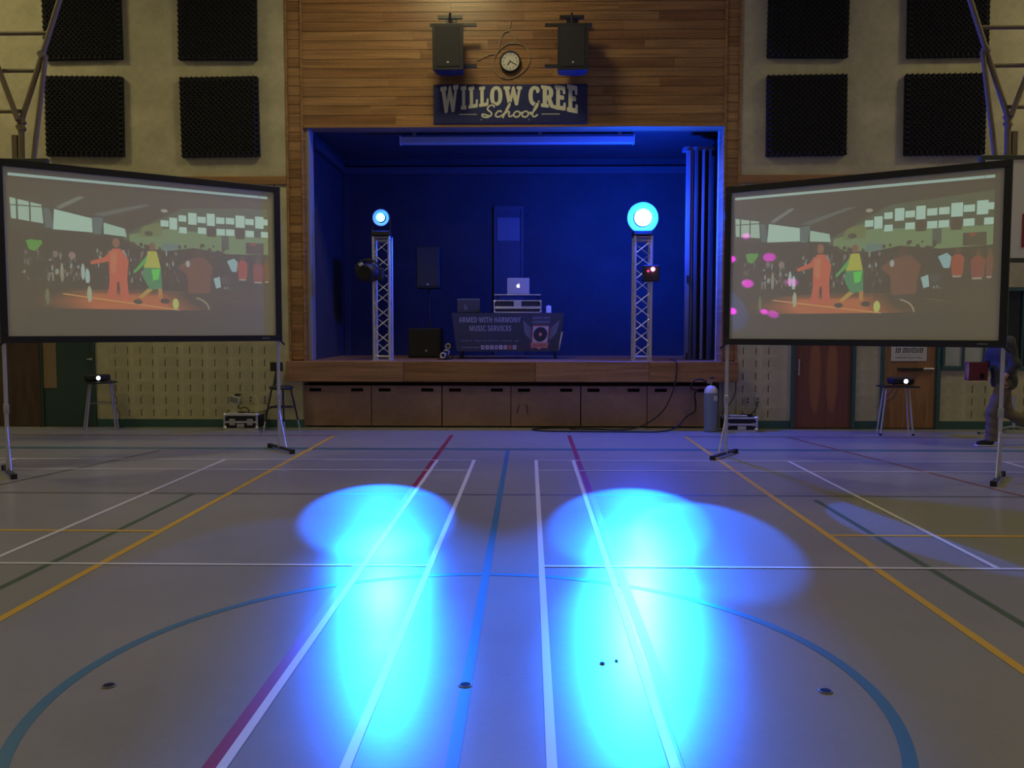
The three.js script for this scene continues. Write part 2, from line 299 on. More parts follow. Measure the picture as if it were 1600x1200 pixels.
{ // planked wall round the stage opening
  const w = struct('wall_proscenium', [span(-3.6, 3.07, OPT + .02, CEIL, -14.4, ZW - .03)], M([.12, .06, .03], .8));
  const row = .1445, plankD = .028;
  const plank = (x0, x1, y0, h) => obj('plank', metreUV(span(x0 + .001, x1 - .001, y0 + .0035, y0 + h - .0035, ZW - .03, ZW - .03 + plankD + rr(-.0012, .0012)), rr(0, 9), rr(0, 9)), plankTones[Math.floor(rnd() * 6)], w);
  for (let y = OPT + .05; y < 7.6; y += row) {
    let x = -3.6; const cuts = [];
    while (x < 3.06) { x += rr(.9, 2.7); cuts.push(x); }
    let p = -3.6; for (const q of cuts) { const e = q > 2.6 ? 3.06 : q; if (e - p > .05) plank(p, e, y, row); p = e; if (e >= 3.06) break; }
  }
  // pilasters of short boards between upright battens
  for (const [x0, x1] of [[-3.86, -3.6], [3.06, 3.31]]) {
    for (let y = HS + .02; y < 7.6; y += row) plank(x0 + .03, x1 - .03, y, row);
    obj('batten', span(x0 - .005, x0 + .028, HS, 7.6, ZW - .03, ZW + .022, .004), mt.trim, w);
    obj('batten', span(x1 - .028, x1 + .005, HS, 7.6, ZW - .03, ZW + .022, .004), mt.trim, w);
  }
  obj('planking_top', span(-3.86, 3.31, 7.6, CEIL, ZW - .03, ZW), mt.lip, w);
  obj('pilaster_core', [span(-3.87, -3.56, HS, 7.6, -14.3, ZW - .031), span(3.06, 3.32, HS, 7.6, -14.3, ZW - .031)], mt.lip, w);
  obj('opening_board', [span(OPL - .06, OPR + .02, OPT - .005, OPT + .048, -14.2, ZW + .02, .004)], mt.trim, w);
  struct('trim_3', span(OPL - .03, OPL + .02, HS, OPT - .005, -14.25, ZW - .02, .004), M([.26, .25, .22], .7), 'pale upright edge strip of the stage opening');
}
{ // stage: deck, fascia, side and back walls, ceiling
  struct('stage_floor', [span(-3.87, 3.29, HS - .08, HS, -17.2, -13.8)], mt.lip);
  const f = struct('stage_fascia', [span(-3.87, 3.29, Y(597, -13.75), HS - .001, -13.84, -13.8)], mt.lip);
  const xs = [-3.88, -2.0, .1, 1.9, 3.3]; const y0 = Y(597, -13.75);
  for (let i = 0; i < 4; i++) obj('fascia_panel', metreUV(span(xs[i] + .001, xs[i + 1] - .001, y0, HS + .004, -13.8, -13.75, .012), rr(0, 5), rr(0, 5)), [mt.lip, plankTones[1], mt.lip, plankTones[4]][i], f);
  struct('wall_under_stage', [span(-3.7, 3.3, 0, HS - .08, -14.75, -14.7)], mt.lip);
  struct('wall_stage_left', span(-3.9, -3.62, HS, 4.95, -17.3, -14.4), mt.stageDark);
  struct('wall_stage_right', span(3.22, 3.5, 0, 4.95, -17.3, -14.4), mt.stageDark);
  struct('wall_stage_back', span(-3.9, 3.5, 0, 4.95, -17.3, -17.05), mt.stageDark);
  struct('ceiling_stage', span(-3.9, 3.5, 4.88, 5.05, -17.3, -14.4), mt.stageDark);
  const beam = struct('trim_4', [span(-3.6, 3.2, 4.58, 4.72, -17.05, -16.95, .01)], M([.06, .06, .065], .8), 'pale beam across the back of the stage');
  obj('side_rail', [sqbar(V(-3.58, 4.65, -16.95), V(-3.56, 4.65, -14.45), .06, .12), sqbar(V(3.18, 4.65, -16.95), V(3.12, 4.65, -14.45), .06, .12), span(-3.61, -3.5, HS, 4.6, -17.04, -16.97)], M([.05, .05, .055], .8), beam);
  // door and notice panel on the back wall of the stage
  const d = struct('door_5', [span(X(772, -17), X(776, -17), HS, 3.9, -17.06, -17.0), span(X(814, -17), X(818, -17), HS, 3.9, -17.06, -17.0), span(X(772, -17), X(818, -17), 3.9, 3.97, -17.06, -17.0)], M([.06, .06, .07], .6));
  obj('door_leaf', span(X(776, -17), X(814, -17), HS, 3.9, -17.055, -17.02), M([.05, .05, .06], .6), d);
  obj('door_panel', span(X(777, -17), X(812, -17), Y(376, -17), Y(340, -17), -17.02, -17.005), M([.12, .14, .16], .4), d);
}

// ================================================================ CEILING LAMPS
{
  LAMPS.forEach(([x, y, z, k], i) => {
    const where = ['above the brown door corner', 'above the long window corner', 'before the planked stage wall', 'mid court, green door side', 'mid court, long window side', 'over the middle of the court', 'far end, green door side', 'far end, long window side'][i];
    const t = thing('gym_lamp', `square gym lamp hung from the ceiling ${where}`, 'lamp', [x, y, z], 0, 'gym ceiling lamps');
    obj('housing', [span(-.56, .56, .02, .1, -.56, .56, .02), span(-.56, -.53, -.06, .03, -.56, .56), span(.53, .56, -.06, .03, -.56, .56), span(-.53, .53, -.06, .03, -.56, -.53), span(-.53, .53, -.06, .03, .53, .56)], mt.whitePaint, t);
    obj('diffuser', span(-.52, .52, 0, .015, -.52, .52), M([.8, .78, .7], .5, { emissive: WARM.clone(), emissiveIntensity: 2.5 }), t);
    for (const q of [-.4, .4]) obj('hanger', bar(V(q, .1, 0), V(q, CEIL - y, 0), .01), mt.aluDull, t);
    const l = new THREE.RectAreaLight(WARM, k, 1.0, 1.0); l.position.set(0, -.02, 0); l.rotation.x = -Math.PI / 2; l.name = 'gym_lamp_light'; t.add(l);
  });
}

// ================================================================ WALL THINGS
{ // acoustic foam panels with egg crate faces
  const W = 1.23, N = 30, D = .11;
  const g = new THREE.BufferGeometry(), pos = [], idx = [];
  const hgt = (i, j) => (i === 0 || j === 0 || i === N || j === N) ? ((i + j) % 2 ? .075 : .105) : ((i % 2) ^ (j % 2) ? .105 : .07);
  for (let j = 0; j <= N; j++) for (let i = 0; i <= N; i++) { const stag = (j % 2) * .004; pos.push(-W / 2 + W * i / N + stag, -W / 2 + W * j / N, hgt(i, j)); }
  for (let j = 0; j < N; j++) for (let i = 0; i < N; i++) { const a = j * (N + 1) + i, b = a + 1, c = a + N + 1, d = c + 1; (i + j) % 2 ? idx.push(a, b, d, a, d, c) : idx.push(a, b, c, b, d, c); }
  g.setAttribute('position', new THREE.Float32BufferAttribute(pos, 3)); g.setIndex(idx); const face = g.toNonIndexed(); face.computeVertexNormals();
  const back = box(W, W, .075, 0, 0, .0375);
  // scalloped rim teeth
  const teeth = []; for (let k = 0; k < N; k += 2) for (const [ax, s] of [[0, 1], [0, -1], [1, 1], [1, -1]]) { const t = -W / 2 + W * (k + .5) / N; const b = new THREE.ConeGeometry(.03, .04, 4).rotateX(Math.PI / 2); teeth.push(ax ? b.clone().translate(s * (W / 2 - .003), t, .08) : b.clone().translate(t, s * (W / 2 - .003), .08)); }
  const geo = merged([face, back, ...teeth]);
  const spots = [
    [70, 190, 181, 'lower black foam acoustic panel above the dark green door'], [280, 404, 182, 'lower black foam acoustic panel beside the pilaster on the stool side'],
    [65, 187, 29, 'upper black foam acoustic panel crossed by the backboard pipes on the green door side'], [276, 400, 29, 'upper black foam acoustic panel beside the pilaster on the stool side'],
    [1199, 1324, 179.5, 'lower blue lit foam acoustic panel beside the pilaster on the wooden door side'], [1417, 1540, 178, 'lower foam acoustic panel above the wooden door with the poster'],
    [1201, 1328, 25, 'upper blue lit foam acoustic panel beside the pilaster on the wooden door side'], [1421, 1547, 24, 'upper foam acoustic panel crossed by backboard pipes above the poster door']];
  for (const [a, b, py, label] of spots) { const z = ZW + .1, p = at((a + b) / 2, py, z); const m = single('acoustic_panel', geo, mt.foam, label, 'acoustic panel', 'foam acoustic panels'); m.position.set(p.x, p.y, ZW); m.rotation.z = rr(-.012, .012); }
}
{ // school sign
  const z = ZW + .05, a = at(677, 132, z), b = at(918, 192, z), w = b.x - a.x, h = a.y - b.y;
  const t = thing('school_sign', 'navy sign board with cream lettering Willow Cree School above the stage', 'sign', [(a.x + b.x) / 2, b.y, ZW + .0]);
  obj('board', box(w, h, .04, 0, h / 2, .022, .004), mt.navy, t);
  const face = canvasTex(1600, 400, (c, W, H) => {
    c.fillStyle = '#18225c'; c.fillRect(0, 0, W, H); c.fillStyle = '#d2d2b8'; c.textBaseline = 'alphabetic';
    const put = (ch, x0, x1, y0, bl, br, skew = 0) => { // one letter stretched into its slot
      const n = 200; c.save(); c.font = `bold ${n}px serif`; c.textAlign = 'left'; const m = c.measureText(ch), cw = m.width, top = n * .676;
      const bot = (bl + br) / 2; c.transform((x1 - x0) / cw, (br - bl) / cw, 0, (bot - y0) / top, x0, bot - (br - bl) / 2); c.fillText(ch, 0, 0); c.lineWidth = 16; c.strokeStyle = '#d2d2b8'; c.lineJoin = 'round'; c.strokeText(ch, 0, 0); c.restore(); };
    put('W', 76, 252, 38, 285, 262); put('I', 285, 340, 38, 248, 243); put('L', 365, 460, 38, 238, 224); put('L', 475, 572, 38, 222, 210); put('O', 585, 720, 38, 210, 205); put('W', 735, 915, 38, 206, 206);
    put('C', 985, 1105, 38, 208, 218); put('R', 1120, 1255, 38, 222, 240); put('E', 1262, 1375, 38, 246, 262); put('E', 1390, 1500, 38, 268, 290);
    // script word drawn as brush strokes
    c.strokeStyle = '#18225c'; c.lineCap = c.lineJoin = 'round';
    const script = () => { c.beginPath(); c.moveTo(628, 232); c.bezierCurveTo(640, 205, 585, 205, 565, 240); c.bezierCurveTo(545, 275, 625, 280, 600, 315); c.bezierCurveTo(575, 350, 500, 345, 505, 315); c.bezierCurveTo(512, 295, 545, 318, 575, 325); c.stroke();
      c.beginPath(); c.moveTo(705, 282); c.bezierCurveTo(700, 262, 650, 280, 645, 315); c.bezierCurveTo(645, 345, 690, 340, 722, 312); c.bezierCurveTo(770, 270, 800, 215, 795, 195); c.bezierCurveTo(780, 205, 745, 290, 722, 342); c.moveTo(735, 312); c.bezierCurveTo(770, 270, 800, 270, 785, 305); c.bezierCurveTo(775, 340, 800, 340, 835, 312); c.stroke();
      for (const x of [868, 955]) { c.beginPath(); c.ellipse(x, 308, 34, 28, -.5, 0, 7); c.stroke(); c.beginPath(); c.moveTo(x + 20, 285); c.quadraticCurveTo(x + 40, 300, x + 58, 290); c.stroke(); }
      c.beginPath(); c.moveTo(1010, 310); c.bezierCurveTo(1060, 270, 1095, 215, 1085, 195); c.bezierCurveTo(1065, 205, 1030, 290, 1030, 318); c.bezierCurveTo(1034, 345, 1060, 335, 1080, 315); c.stroke(); };
    c.lineWidth = 34; script(); c.strokeStyle = '#d2d2b8'; c.lineWidth = 17; script();
    c.fillStyle = '#d2d2b8'; c.fillRect(265, 304, 185, 8); c.fillRect(1125, 304, 190, 8);
  });
  obj('lettering', new THREE.PlaneGeometry(w - .008, h - .008).translate(0, h / 2, .0432), M(0xffffff, .4, { map: face }), t);
  for (const q of [-.19, .12]) obj('screw', cylZ(.008, .008, w * q, .055, .046), mt.chrome, t);
}
{ // wall clock with a loop of cable round it
  const p = at(797, 95.5, ZW + .06), t = thing('wall_clock', 'round white wall clock with black rim between the two loudspeakers', 'clock', [p.x, p.y, ZW]);
  const R = .165;
  obj('rim', lathe([[R - .02, 0], [R, .0], [R, .055], [R - .012, .065], [R - .022, .058]], 48).rotateX(Math.PI / 2), mt.blackSatin, t);
  obj('dial', new THREE.CircleGeometry(R - .015, 48).translate(0, 0, .045), M(0xffffff, .5, { map: canvasTex(256, 256, (c) => {
    c.fillStyle = '#c4c3b4'; c.fillRect(0, 0, 256, 256); c.fillStyle = '#22231f'; c.font = 'bold 34px sans-serif'; c.textAlign = 'center'; c.textBaseline = 'middle';
    for (let k = 1; k <= 12; k++) { const a = k * Math.PI / 6; c.fillText(String(k), 128 + 92 * Math.sin(a), 128 - 92 * Math.cos(a)); } for (let k = 0; k < 60; k++) { const a = k * Math.PI / 30; c.fillRect(127 + 117 * Math.sin(a), 127 - 117 * Math.cos(a), 3, 3); } }) }), t);
  const hand = (deg, len, w) => box(w, len, .004, 0, len / 2 - .015, .05).rotateZ(-deg * Math.PI / 180);
  obj('hour_hand', hand(218, .085, .012), mt.black, t); obj('minute_hand', hand(118, .12, .009), mt.black, t);
  const loop = []; for (let k = 0; k <= 40; k++) { const a = 1.35 + k / 40 * 6.6, r = .27 + .03 * Math.sin(a * 2.1); loop.push(V(p.x + .02 + r * Math.cos(a), p.y + .02 + r * 1.05 * Math.sin(a), ZW + .012)); }
  const q = at(745, 95, ZW + .012), s = at(797, 38, ZW + .012);
  single('speaker_cable', [tube([V(s.x + .02, s.y + .05, ZW + .012), V(s.x - .01, s.y - .08, ZW + .012), ...loop], .007, 160, 6), tube([V(q.x, q.y, ZW + .012), V(q.x + .22, q.y + .1, ZW + .012), V(p.x - .22, p.y + .13, ZW + .012), V(p.x - .1, p.y + .45, ZW + .012), V(s.x, s.y - .1, ZW + .012)], .006, 60, 6)], M([.35, .28, .18], .6), 'thin grey cable looped round the wall clock', 'cable');
}
{ // two wall loudspeakers on brackets
  for (const [px, side, turn] of [[702, 'stool', .12], [894, 'wooden door', -.12]]) {
    const z = ZW + .34, p = at(px, 113, z), t = thing('wall_speaker', `black loudspeaker on a wall bracket on the ${side} side of the clock`, 'loudspeaker', [p.x, p.y, z], 0, 'loudspeakers beside the clock');
    const sh = new THREE.Shape([[-.22, -.2], [.22, -.2], [.2, .12], [.12, .2], [-.12, .2], [-.2, .12]].map(q => new THREE.Vector2(...q)));
    const cab = new THREE.ExtrudeGeometry(sh, { depth: .66, bevelEnabled: true, bevelSize: .012, bevelThickness: .012, bevelSegments: 2 }).rotateX(-Math.PI / 2);
    const c = obj('cabinet', metreUV(cab).rotateX(.08), mt.black, t);
    obj('grille', box(.36, .58, .02, 0, .33, .21, .008).rotateX(.08), M([.02, .02, .024], .8), c);
    obj('badge', box(.03, .03, .006, 0, .1, .232).rotateX(.08), mt.aluDull, c);
    const tw = side === 'stool' ? 1 : -1;
    obj('bracket', [span(-.3, .42, .7, .745, -.06, -.02), span(-.26, .42, .09, .14, -.1, -.05), span(-.19, .19, .86, .91, -.2, -.15), bar(V(0, .74, -.04), V(0, .95, -.2), .022), span(-.08, .08, .3, .95, -.345, -.3), bar(V(0, .5, -.32), V(0, .5, -.16), .03)].map(g => tw < 0 ? g.scale(-1, 1, 1) && flipped(g) : g), mt.blackSatin, t);
  }
}
function flipped(g) { g = g.index ? g.toNonIndexed() : g; const p = g.attributes.position; for (let i = 0; i < p.count; i += 3) for (const k of ['position', 'normal', 'uv']) { const a = g.attributes[k]; if (!a) continue; for (let c = 0; c < a.itemSize; c++) { const s = a.array[(i + 1) * a.itemSize + c]; a.array[(i + 1) * a.itemSize + c] = a.array[(i + 2) * a.itemSize + c]; a.array[(i + 2) * a.itemSize + c] = s; } } g.computeVertexNormals(); return g; }
{ // electrical outlets
  for (const [px, py, label] of [[375.5, 623.5, 'wall outlet with a plugged cable above the case with the lamp'], [392, 623.5, 'middle wall outlet between the plugged one and the bar stool'], [414.5, 623, 'wall outlet partly behind the bar stool'], [1168, 625.5, 'empty wall outlet beside the gas cylinder'], [1183.5, 625.5, 'wall outlet with a plugged cable on the wooden door side']]) {
    const p = at(px, py, ZW), t = thing('wall_outlet', label, 'outlet', [p.x, p.y, ZW], 0, 'wall outlets');
    obj('plate', box(.08, .12, .012, 0, 0, .006, .003), mt.outlet, t); obj('socket', [box(.036, .034, .006, 0, .026, .013, .002), box(.036, .034, .006, 0, -.026, .013, .002)], M([.12, .11, .09], .5), t);
  }
}

// ================================================================ BASKETBALL BACKBOARDS ON PIPE FRAMES
{
  const zb = -12;
  const build = (side) => {
    // frame measured on the green door side, mirrored about the hall's centre line for the other
    const mir = p => side < 0 ? p : V(-.56 - p.x, p.y, p.z);
    const q = (px, py, z = zb) => mir(at(px, py, z));
    const cx = -7.5, top = 3.93, bot = 2.5;
    const base = mir(V(cx, bot, zb));
    const t = thing('basketball_backboard', side < 0 ? 'white basketball backboard with brown pipe frame on the green door side' : 'white basketball backboard with brown pipe frame on the long window side', 'backboard', [base.x, base.y, base.z], 0, 'basketball backboards');
    const L = p => p.clone().sub(base);
    const w = .88;
    obj('board', box(2 * w - .1, top - bot - .1, .04, 0, (top - bot) / 2, .02, .005), mt.whitePaint, t);
    obj('border', [span(-w, w, 0, .06, -.02, .05, .004), span(-w, w, top - bot - .06, top - bot, -.02, .05, .004), span(-w, -w + .06, .06, top - bot - .06, -.02, .05, .004), span(w - .06, w, .06, top - bot - .06, -.02, .05, .004)], M([.05, .06, .05], .5), t);
    obj('target_square', [span(-.3, .3, .2, .25, .041, .046), span(-.3, .3, .6, .65, .041, .046), span(-.3, -.25, .25, .6, .041, .046), span(.25, .3, .25, .6, .041, .046)], M([.3, .03, .02], .5), t);
    const rim = new THREE.TorusGeometry(.225, .01, 8, 40).rotateX(Math.PI / 2).translate(0, .15, .38);
    obj('hoop', [rim, span(-.08, .08, .08, .2, .04, .16)], M([.5, .12, .03], .5), t);
    const pipe = (name, a, b, r = .036) => obj(name, bar(L(a), L(b), r, r, 12), mt.pipe, t);
    const mx = p => { const c = base.x; return V(2 * c - p.x, p.y, p.z); };
    const knee = q(33, 190), rise = q(93, 0), up = knee.clone().add(rise.clone().sub(knee).multiplyScalar(2.0));
    const kneeM = mx(knee);
    pipe('mast', knee, up); pipe('mast', kneeM, mx(up));
    const foot = q(34, 252); pipe('post', knee, foot, .04); pipe('post', kneeM, mx(foot), .04);
    const cr = q(-36, 8); const ext = knee.clone().add(cr.clone().sub(knee).multiplyScalar(1.25)); pipe('cross_pipe', knee.clone().add(V(0, 0, .07)), ext.clone().add(V(0, 0, .07))); pipe('cross_pipe', kneeM.clone().add(V(0, 0, -.07)), mx(ext).add(V(0, 0, -.07)));
    for (const [px, py] of [[77, 52], [56, 110.5], [33, 174]]) { const a = q(px, py); pipe('rung', a, mx(a), .028); }
    const b1 = q(71, 88), b2 = q(52, 252); pipe('brace', b1, b2, .034); pipe('brace', mx(b1), mx(b2), .034);
    for (const p of [knee, kneeM, q(33, 200), mx(q(33, 200)), q(66, 86), mx(q(66, 86))]) obj('clamp', cyl(.055, .09, 0, 0, 0, 10).rotateZ(.5).translate(...L(p).toArray()), mt.pipe, t);
    const pl = q(24, 232); obj('bracket_plate', box(.07, .36, .05, ...L(pl).toArray()), mt.pipe, t); obj('bracket_plate', box(.07, .36, .05, ...L(mx(pl)).toArray()), mt.pipe, t);
    // arms that carry the frame from the stage wall
    for (const p of [up, mx(up)]) obj('wall_arm', [bar(L(p), L(V(p.x, p.y, ZW + .004)), .036), cylZ(.08, .02, ...L(V(p.x, p.y, ZW + .014)).toArray())], mt.pipe, t);
  };
  build(-1); build(1);
}

// ================================================================ PROJECTION SCREENS
const picture = canvasTex(1600, 1000, (c, W, H) => { // what the projectors show, seen soft: a gym full of people
  const R_ = (x0, y0, x1, y1, col) => { c.fillStyle = col; c.fillRect(x0 * W, y0 * H, (x1 - x0) * W, (y1 - y0) * H); };
  const poly = (pts, col) => { c.fillStyle = col; c.beginPath(); pts.forEach(([x, y], i) => i ? c.lineTo(x * W, y * H) : c.moveTo(x * W, y * H)); c.closePath(); c.fill(); };
  const ell = (x, y, rx, ry, col, a = 0) => { c.fillStyle = col; c.beginPath(); c.ellipse(x * W, y * H, rx * W, ry * H, a, 0, 7); c.fill(); };
  R_(0, 0, 1, 1, '#000'); R_(.02, .075, .965, .825, '#1a120a');
  poly([[.02, .17], [.22, .14], [.40, .20], [.40, .36], [.02, .36]], '#1d211c'); poly([[.40, .36], [.47, .30], [.62, .17], [.965, .13], [.965, .46], [.40, .46]], '#31442f');
  // ceiling beams
  poly([[.17, .22], [.25, .145], [.27, .15], [.185, .235]], '#5a625c'); poly([[.29, .25], [.47, .165], [.50, .17], [.33, .26]], '#3f4a48'); ell(.55, .195, .013, .011, '#8f8f78');
  poly([[.13, .23], [.15, .235], [.165, .35], [.135, .35]], '#3c5658'); poly([[.29, .27], [.33, .265], [.32, .37], [.295, .37]], '#3c5a5c');
  // tall windows
  poly([[.025, .185], [.125, .215], [.13, .325], [.028, .305]], '#93b3a0'); R_(.044, .19, .05, .31, '#2a3a34'); R_(.085, .2, .09, .32, '#2a3a34'); R_(.026, .225, .128, .231, '#2a3a34');
  poly([[.165, .235], [.29, .275], [.292, .36], [.16, .355]], '#9cc0ac'); poly([[.33, .295], [.405, .325], [.41, .375], [.33, .365]], '#8fb49f');
  // lit wall and panes
  poly([[.42, .36], [.55, .31], [.965, .33], [.965, .46], [.42, .44]], '#5b7a4e'); R_(.54, .40, .60, .46, '#4a6d68'); poly([[.47, .30], [.54, .27], [.54, .36], [.45, .37]], '#57682f'); ell(.49, .345, .016, .016, '#23261a');
  const panes = [[.535, .255, .03, .04], [.568, .235, .03, .075], [.603, .215, .03, .04], [.604, .29, .03, .04], [.64, .195, .033, .075], [.676, .215, .033, .04], [.677, .285, .033, .04], [.713, .19, .032, .08], [.75, .21, .034, .042], [.751, .285, .034, .042], [.789, .208, .035, .042], [.789, .284, .035, .042], [.829, .188, .038, .08], [.869, .205, .036, .04], [.869, .284, .036, .042], [.911, .185, .036, .08], [.954 - .034, .0, 0, 0], [.925 + .024, .2, .0, 0], [.935, .285, .03, .04], [.947, .2, .018, .04]];
  for (const [x, y, w, h] of panes) if (w) R_(x, y, x + w, y + h, '#9fc4b2'); R_(.713, .275, .748, .34, '#2a1a10'); R_(.829, .275, .865, .345, '#2a1a10'); R_(.77, .33, .80, .42, '#33413a'); R_(.87, .365, .945, .44, '#2a2a20'); ell(.9, .375, .012, .012, '#7a2a16');
  // the crowd along the wall
  poly([[.02, .36], [.12, .36], [.20, .36], [.33, .385], [.42, .40], [.47, .44], [.56, .45], [.66, .42], [.8, .45], [.965, .44], [.965, .68], [.02, .68]], '#120d0a');
  for (let k = 0; k < 200; k++) ell(rr(.04, .95), rr(.40, .66), rr(.004, .009), rr(.008, .018), ['#1c1410', '#2a1d18', '#0c0908', '#241c1c', '#30221b'][Math.floor(rnd() * 5)]);
  for (let k = 0; k < 120; k++) ell(rr(.06, .6), rr(.46, .66), rr(.0015, .005), rr(.006, .02), ['#54504a', '#6a6660', '#47423e', '#7a8a86'][Math.floor(rnd() * 4)]);
  poly([[.07, .43], [.085, .42], [.11, .425], [.12, .42], [.125, .44], [.11, .47], [.10, .49], [.08, .48], [.075, .45]], '#3d8a22');
  for (const [x, y, rx, ry, col] of [[.165, .50, .009, .02, '#6b5a55'], [.22, .505, .012, .022, '#7a6664'], [.185, .61, .006, .06, '#7c7d68'], [.255, .60, .007, .05, '#8fa89c'], [.27, .63, .008, .05, '#8fb0a6'], [.155, .635, .004, .03, '#6a6a58'], [.40, .51, .01, .04, '#6d8280']]) ell(x, y, rx, ry, col);
  // people in red and pale shirts on the far side
  for (const [x, y, s, col] of [[.855, .555, .022, '#8a2c18'], [.92, .57, .024, '#6f2418'], [.957, .565, .012, '#5c2218']]) { poly([[x - s, y - .045], [x - s * .4, y - .07], [x + s * .4, y - .07], [x + s, y - .045], [x + s * .8, y + .055], [x - s * .8, y + .055]], col); ell(x, y - .085, .008, .018, '#4a2e20'); R_(x - s * .7, y + .055, x + s * .6, y + .066, '#8c8478'); }
  poly([[.79, .495], [.82, .475], [.835, .50], [.83, .565], [.81, .565]], '#7aa4a6'); poly([[.735, .615], [.76, .60], [.765, .67], [.745, .68]], '#86aeaa'); ell(.785, .62, .02, .03, '#2a2a36'); for (let k = 0; k < 16; k++) ell(.78 + k * .011, .67 + .03 * Math.min(1, k / 5) + rr(-.008, .008), .004, .011, '#5f6a66');
  // varnished floor with court line and glints
  poly([[.02, .66], [.40, .67], [.62, .69], [.965, .68], [.965, .825], [.02, .825]], '#1d1208');
  for (let k = 0; k < 14; k++) { const q = k / 13, m = (a, b) => Math.round(a + (b - a) * q); poly([[.06 + .2 * q, .77 + .01 * q], [.2 + .1 * q, .70 + .035 * q], [.62 - .1 * q, .70 + .04 * q], [.75 - .19 * q, .825], [.10 + .2 * q, .825]], `rgb(${m(30, 168)},${m(19, 82)},${m(8, 26)})`); }
  c.strokeStyle = '#c08a48'; c.lineWidth = 7; c.beginPath(); c.moveTo(.185 * W, .735 * H); c.lineTo(.60 * W, .825 * H); c.stroke(); c.lineWidth = 3; c.strokeStyle = '#7a5a34'; c.beginPath(); c.moveTo(.185 * W, .735 * H); c.quadraticCurveTo(.3 * W, .69 * H, .62 * W, .71 * H); c.stroke(); c.beginPath(); c.moveTo(.75 * W, .74 * H); c.lineTo(.84 * W, .765 * H); c.stroke();
  for (const [x, y, rx, ry, col] of [[.275, .735, .008, .05, '#93a284'], [.135, .755, .007, .05, '#55603f'], [.585, .785, .012, .035, '#a9b858']]) ell(x, y, rx, ry, col);
  // three dancers in plain bright clothes
  ell(.372, .415, .013, .03, '#7a4a34'); poly([[.36, .45], [.388, .45], [.415, .52], [.408, .63], [.412, .745], [.415, .77], [.385, .775], [.379, .65], [.372, .66], [.368, .765], [.335, .765], [.345, .66], [.345, .55], [.345, .53], [.285, .555], [.28, .535], [.33, .505]], '#b4482a'); poly([[.352, .48], [.375, .47], [.37, .6], [.352, .6]], '#b5643a');
  ell(.502, .425, .012, .028, '#6a4430'); poly([[.487, .455], [.518, .455], [.532, .56], [.468, .56]], '#a2a52a'); poly([[.468, .56], [.533, .56], [.535, .69], [.49, .70], [.465, .62]], '#1f7a4a'); poly([[.497, .57], [.53, .565], [.522, .63], [.503, .64]], '#38c03c'); poly([[.482, .48], [.478, .53], [.435, .60], [.43, .59]], '#2f9a3a'); poly([[.482, .69], [.50, .70], [.46, .755], [.447, .745]], '#a5862a'); poly([[.52, .69], [.535, .69], [.535, .75], [.52, .75]], '#a5702a'); ell(.445, .775, .016, .016, '#16191b'); ell(.545, .768, .018, .016, '#16191b');
  ell(.672, .455, .016, .034, '#3a2012'); poly([[.65, .49], [.70, .48], [.735, .54], [.725, .62], [.72, .72], [.635, .72], [.63, .60], [.60, .56], [.605, .53]], '#5a2f1c'); ell(.635, .525, .008, .022, '#8b9a98'); poly([[.62, .72], [.75, .71], [.755, .78], [.70, .80], [.66, .80], [.63, .76]], '#20180f'); c.strokeStyle = '#9a8664'; c.lineWidth = 8; c.beginPath(); c.moveTo(.665 * W, .745 * H); c.quadraticCurveTo(.71 * W, .76 * H, .715 * W, .82 * H); c.stroke();
  R_(.022, .045, .965, .062, '#8fb0a8'); R_(.93, .045, .933, .062, '#5f7a78');
});
const screenMat = P([.62, .60, .42], .95, { transmission: .045, thickness: 0, specularIntensity: .1, emissive: RGB(1, 1, 1), emissiveMap: picture, emissiveIntensity: .62 });
function screen(footA, footB, yA, yB, label, marks) { // feet on the floor and top/bottom heights at both ends, A to the viewer's left
  const d = V().subVectors(footB, footA), w = d.length(), turn = Math.atan2(-d.z, d.x);
  const c = V().addVectors(footA, footB).multiplyScalar(.5);
  const t = thing('projection_screen', label, 'screen', [c.x, 0, c.z], turn, 'rear projection screens');
  const y0 = (yA[0] + yB[0]) / 2, y1 = (yA[1] + yB[1]) / 2, fw = .075, h = w / 2;
  const sw = w - 2 * fw + .04, sh = y1 - y0 - 2 * fw + .04;
  obj('screen_fabric', new THREE.PlaneGeometry(sw, sh).translate(0, (y0 + y1) / 2, 0), screenMat, t);
  obj('frame_bar', span(-h, h, y1 - fw, y1, -.02, .025, .006), mt.blackSatin, t);
  obj('frame_bar', span(-h, h, y0, y0 + fw, -.02, .025, .006), mt.blackSatin, t);
  for (const s of [-1, 1]) obj('frame_bar', span(s * h, s * (h - fw), y0 + fw, y1 - fw, -.02, .025, .006), mt.blackSatin, t);
  obj('label_tag', box(.1, .014, .004, h - .22, y0 + fw / 2, .027), M([.2, .2, .2], .5), t);
  for (const s of [-1, 1]) {
    const x = s * (h - .035), leg = obj('leg', [box(.04, y0 + .3, .03, x, (y0 + .3) / 2 + .03, -.045, .004), box(.028, .5, .022, x, .33, -.043)], mt.alu, t);
    obj('corner_hook', sqbar(V(x - s * .01, y0 + .03, 0), V(x + s * .07, y0 - .05, 0), .02), mt.black, t);
    obj('leg_joint', [box(.055, .1, .045, x, .72, -.045, .006), cylZ(.022, .06, x, .72, -.035)], mt.aluDull, leg);
    obj('foot_bar', [sqbar(V(x, .04, -.38), V(x, .04, .36), .035, .03)], mt.blackSatin, leg);
    for (const q of [.37, -.38]) obj('rubber_foot', box(.06, .055, .05, x, .028, q, .006), mt.rubber, leg);
    obj('strut', bar(V(x, .55, -.05), V(x, .06, .18), .009), mt.chrome, leg);
  }
  return t;
}
screen(V(-5.74, 0, -9.33), V(-3.23, 0, -11.29), [1.47, 3.4], [1.41, 3.45], 'black framed projection screen without coloured dots, on the bar stool side');
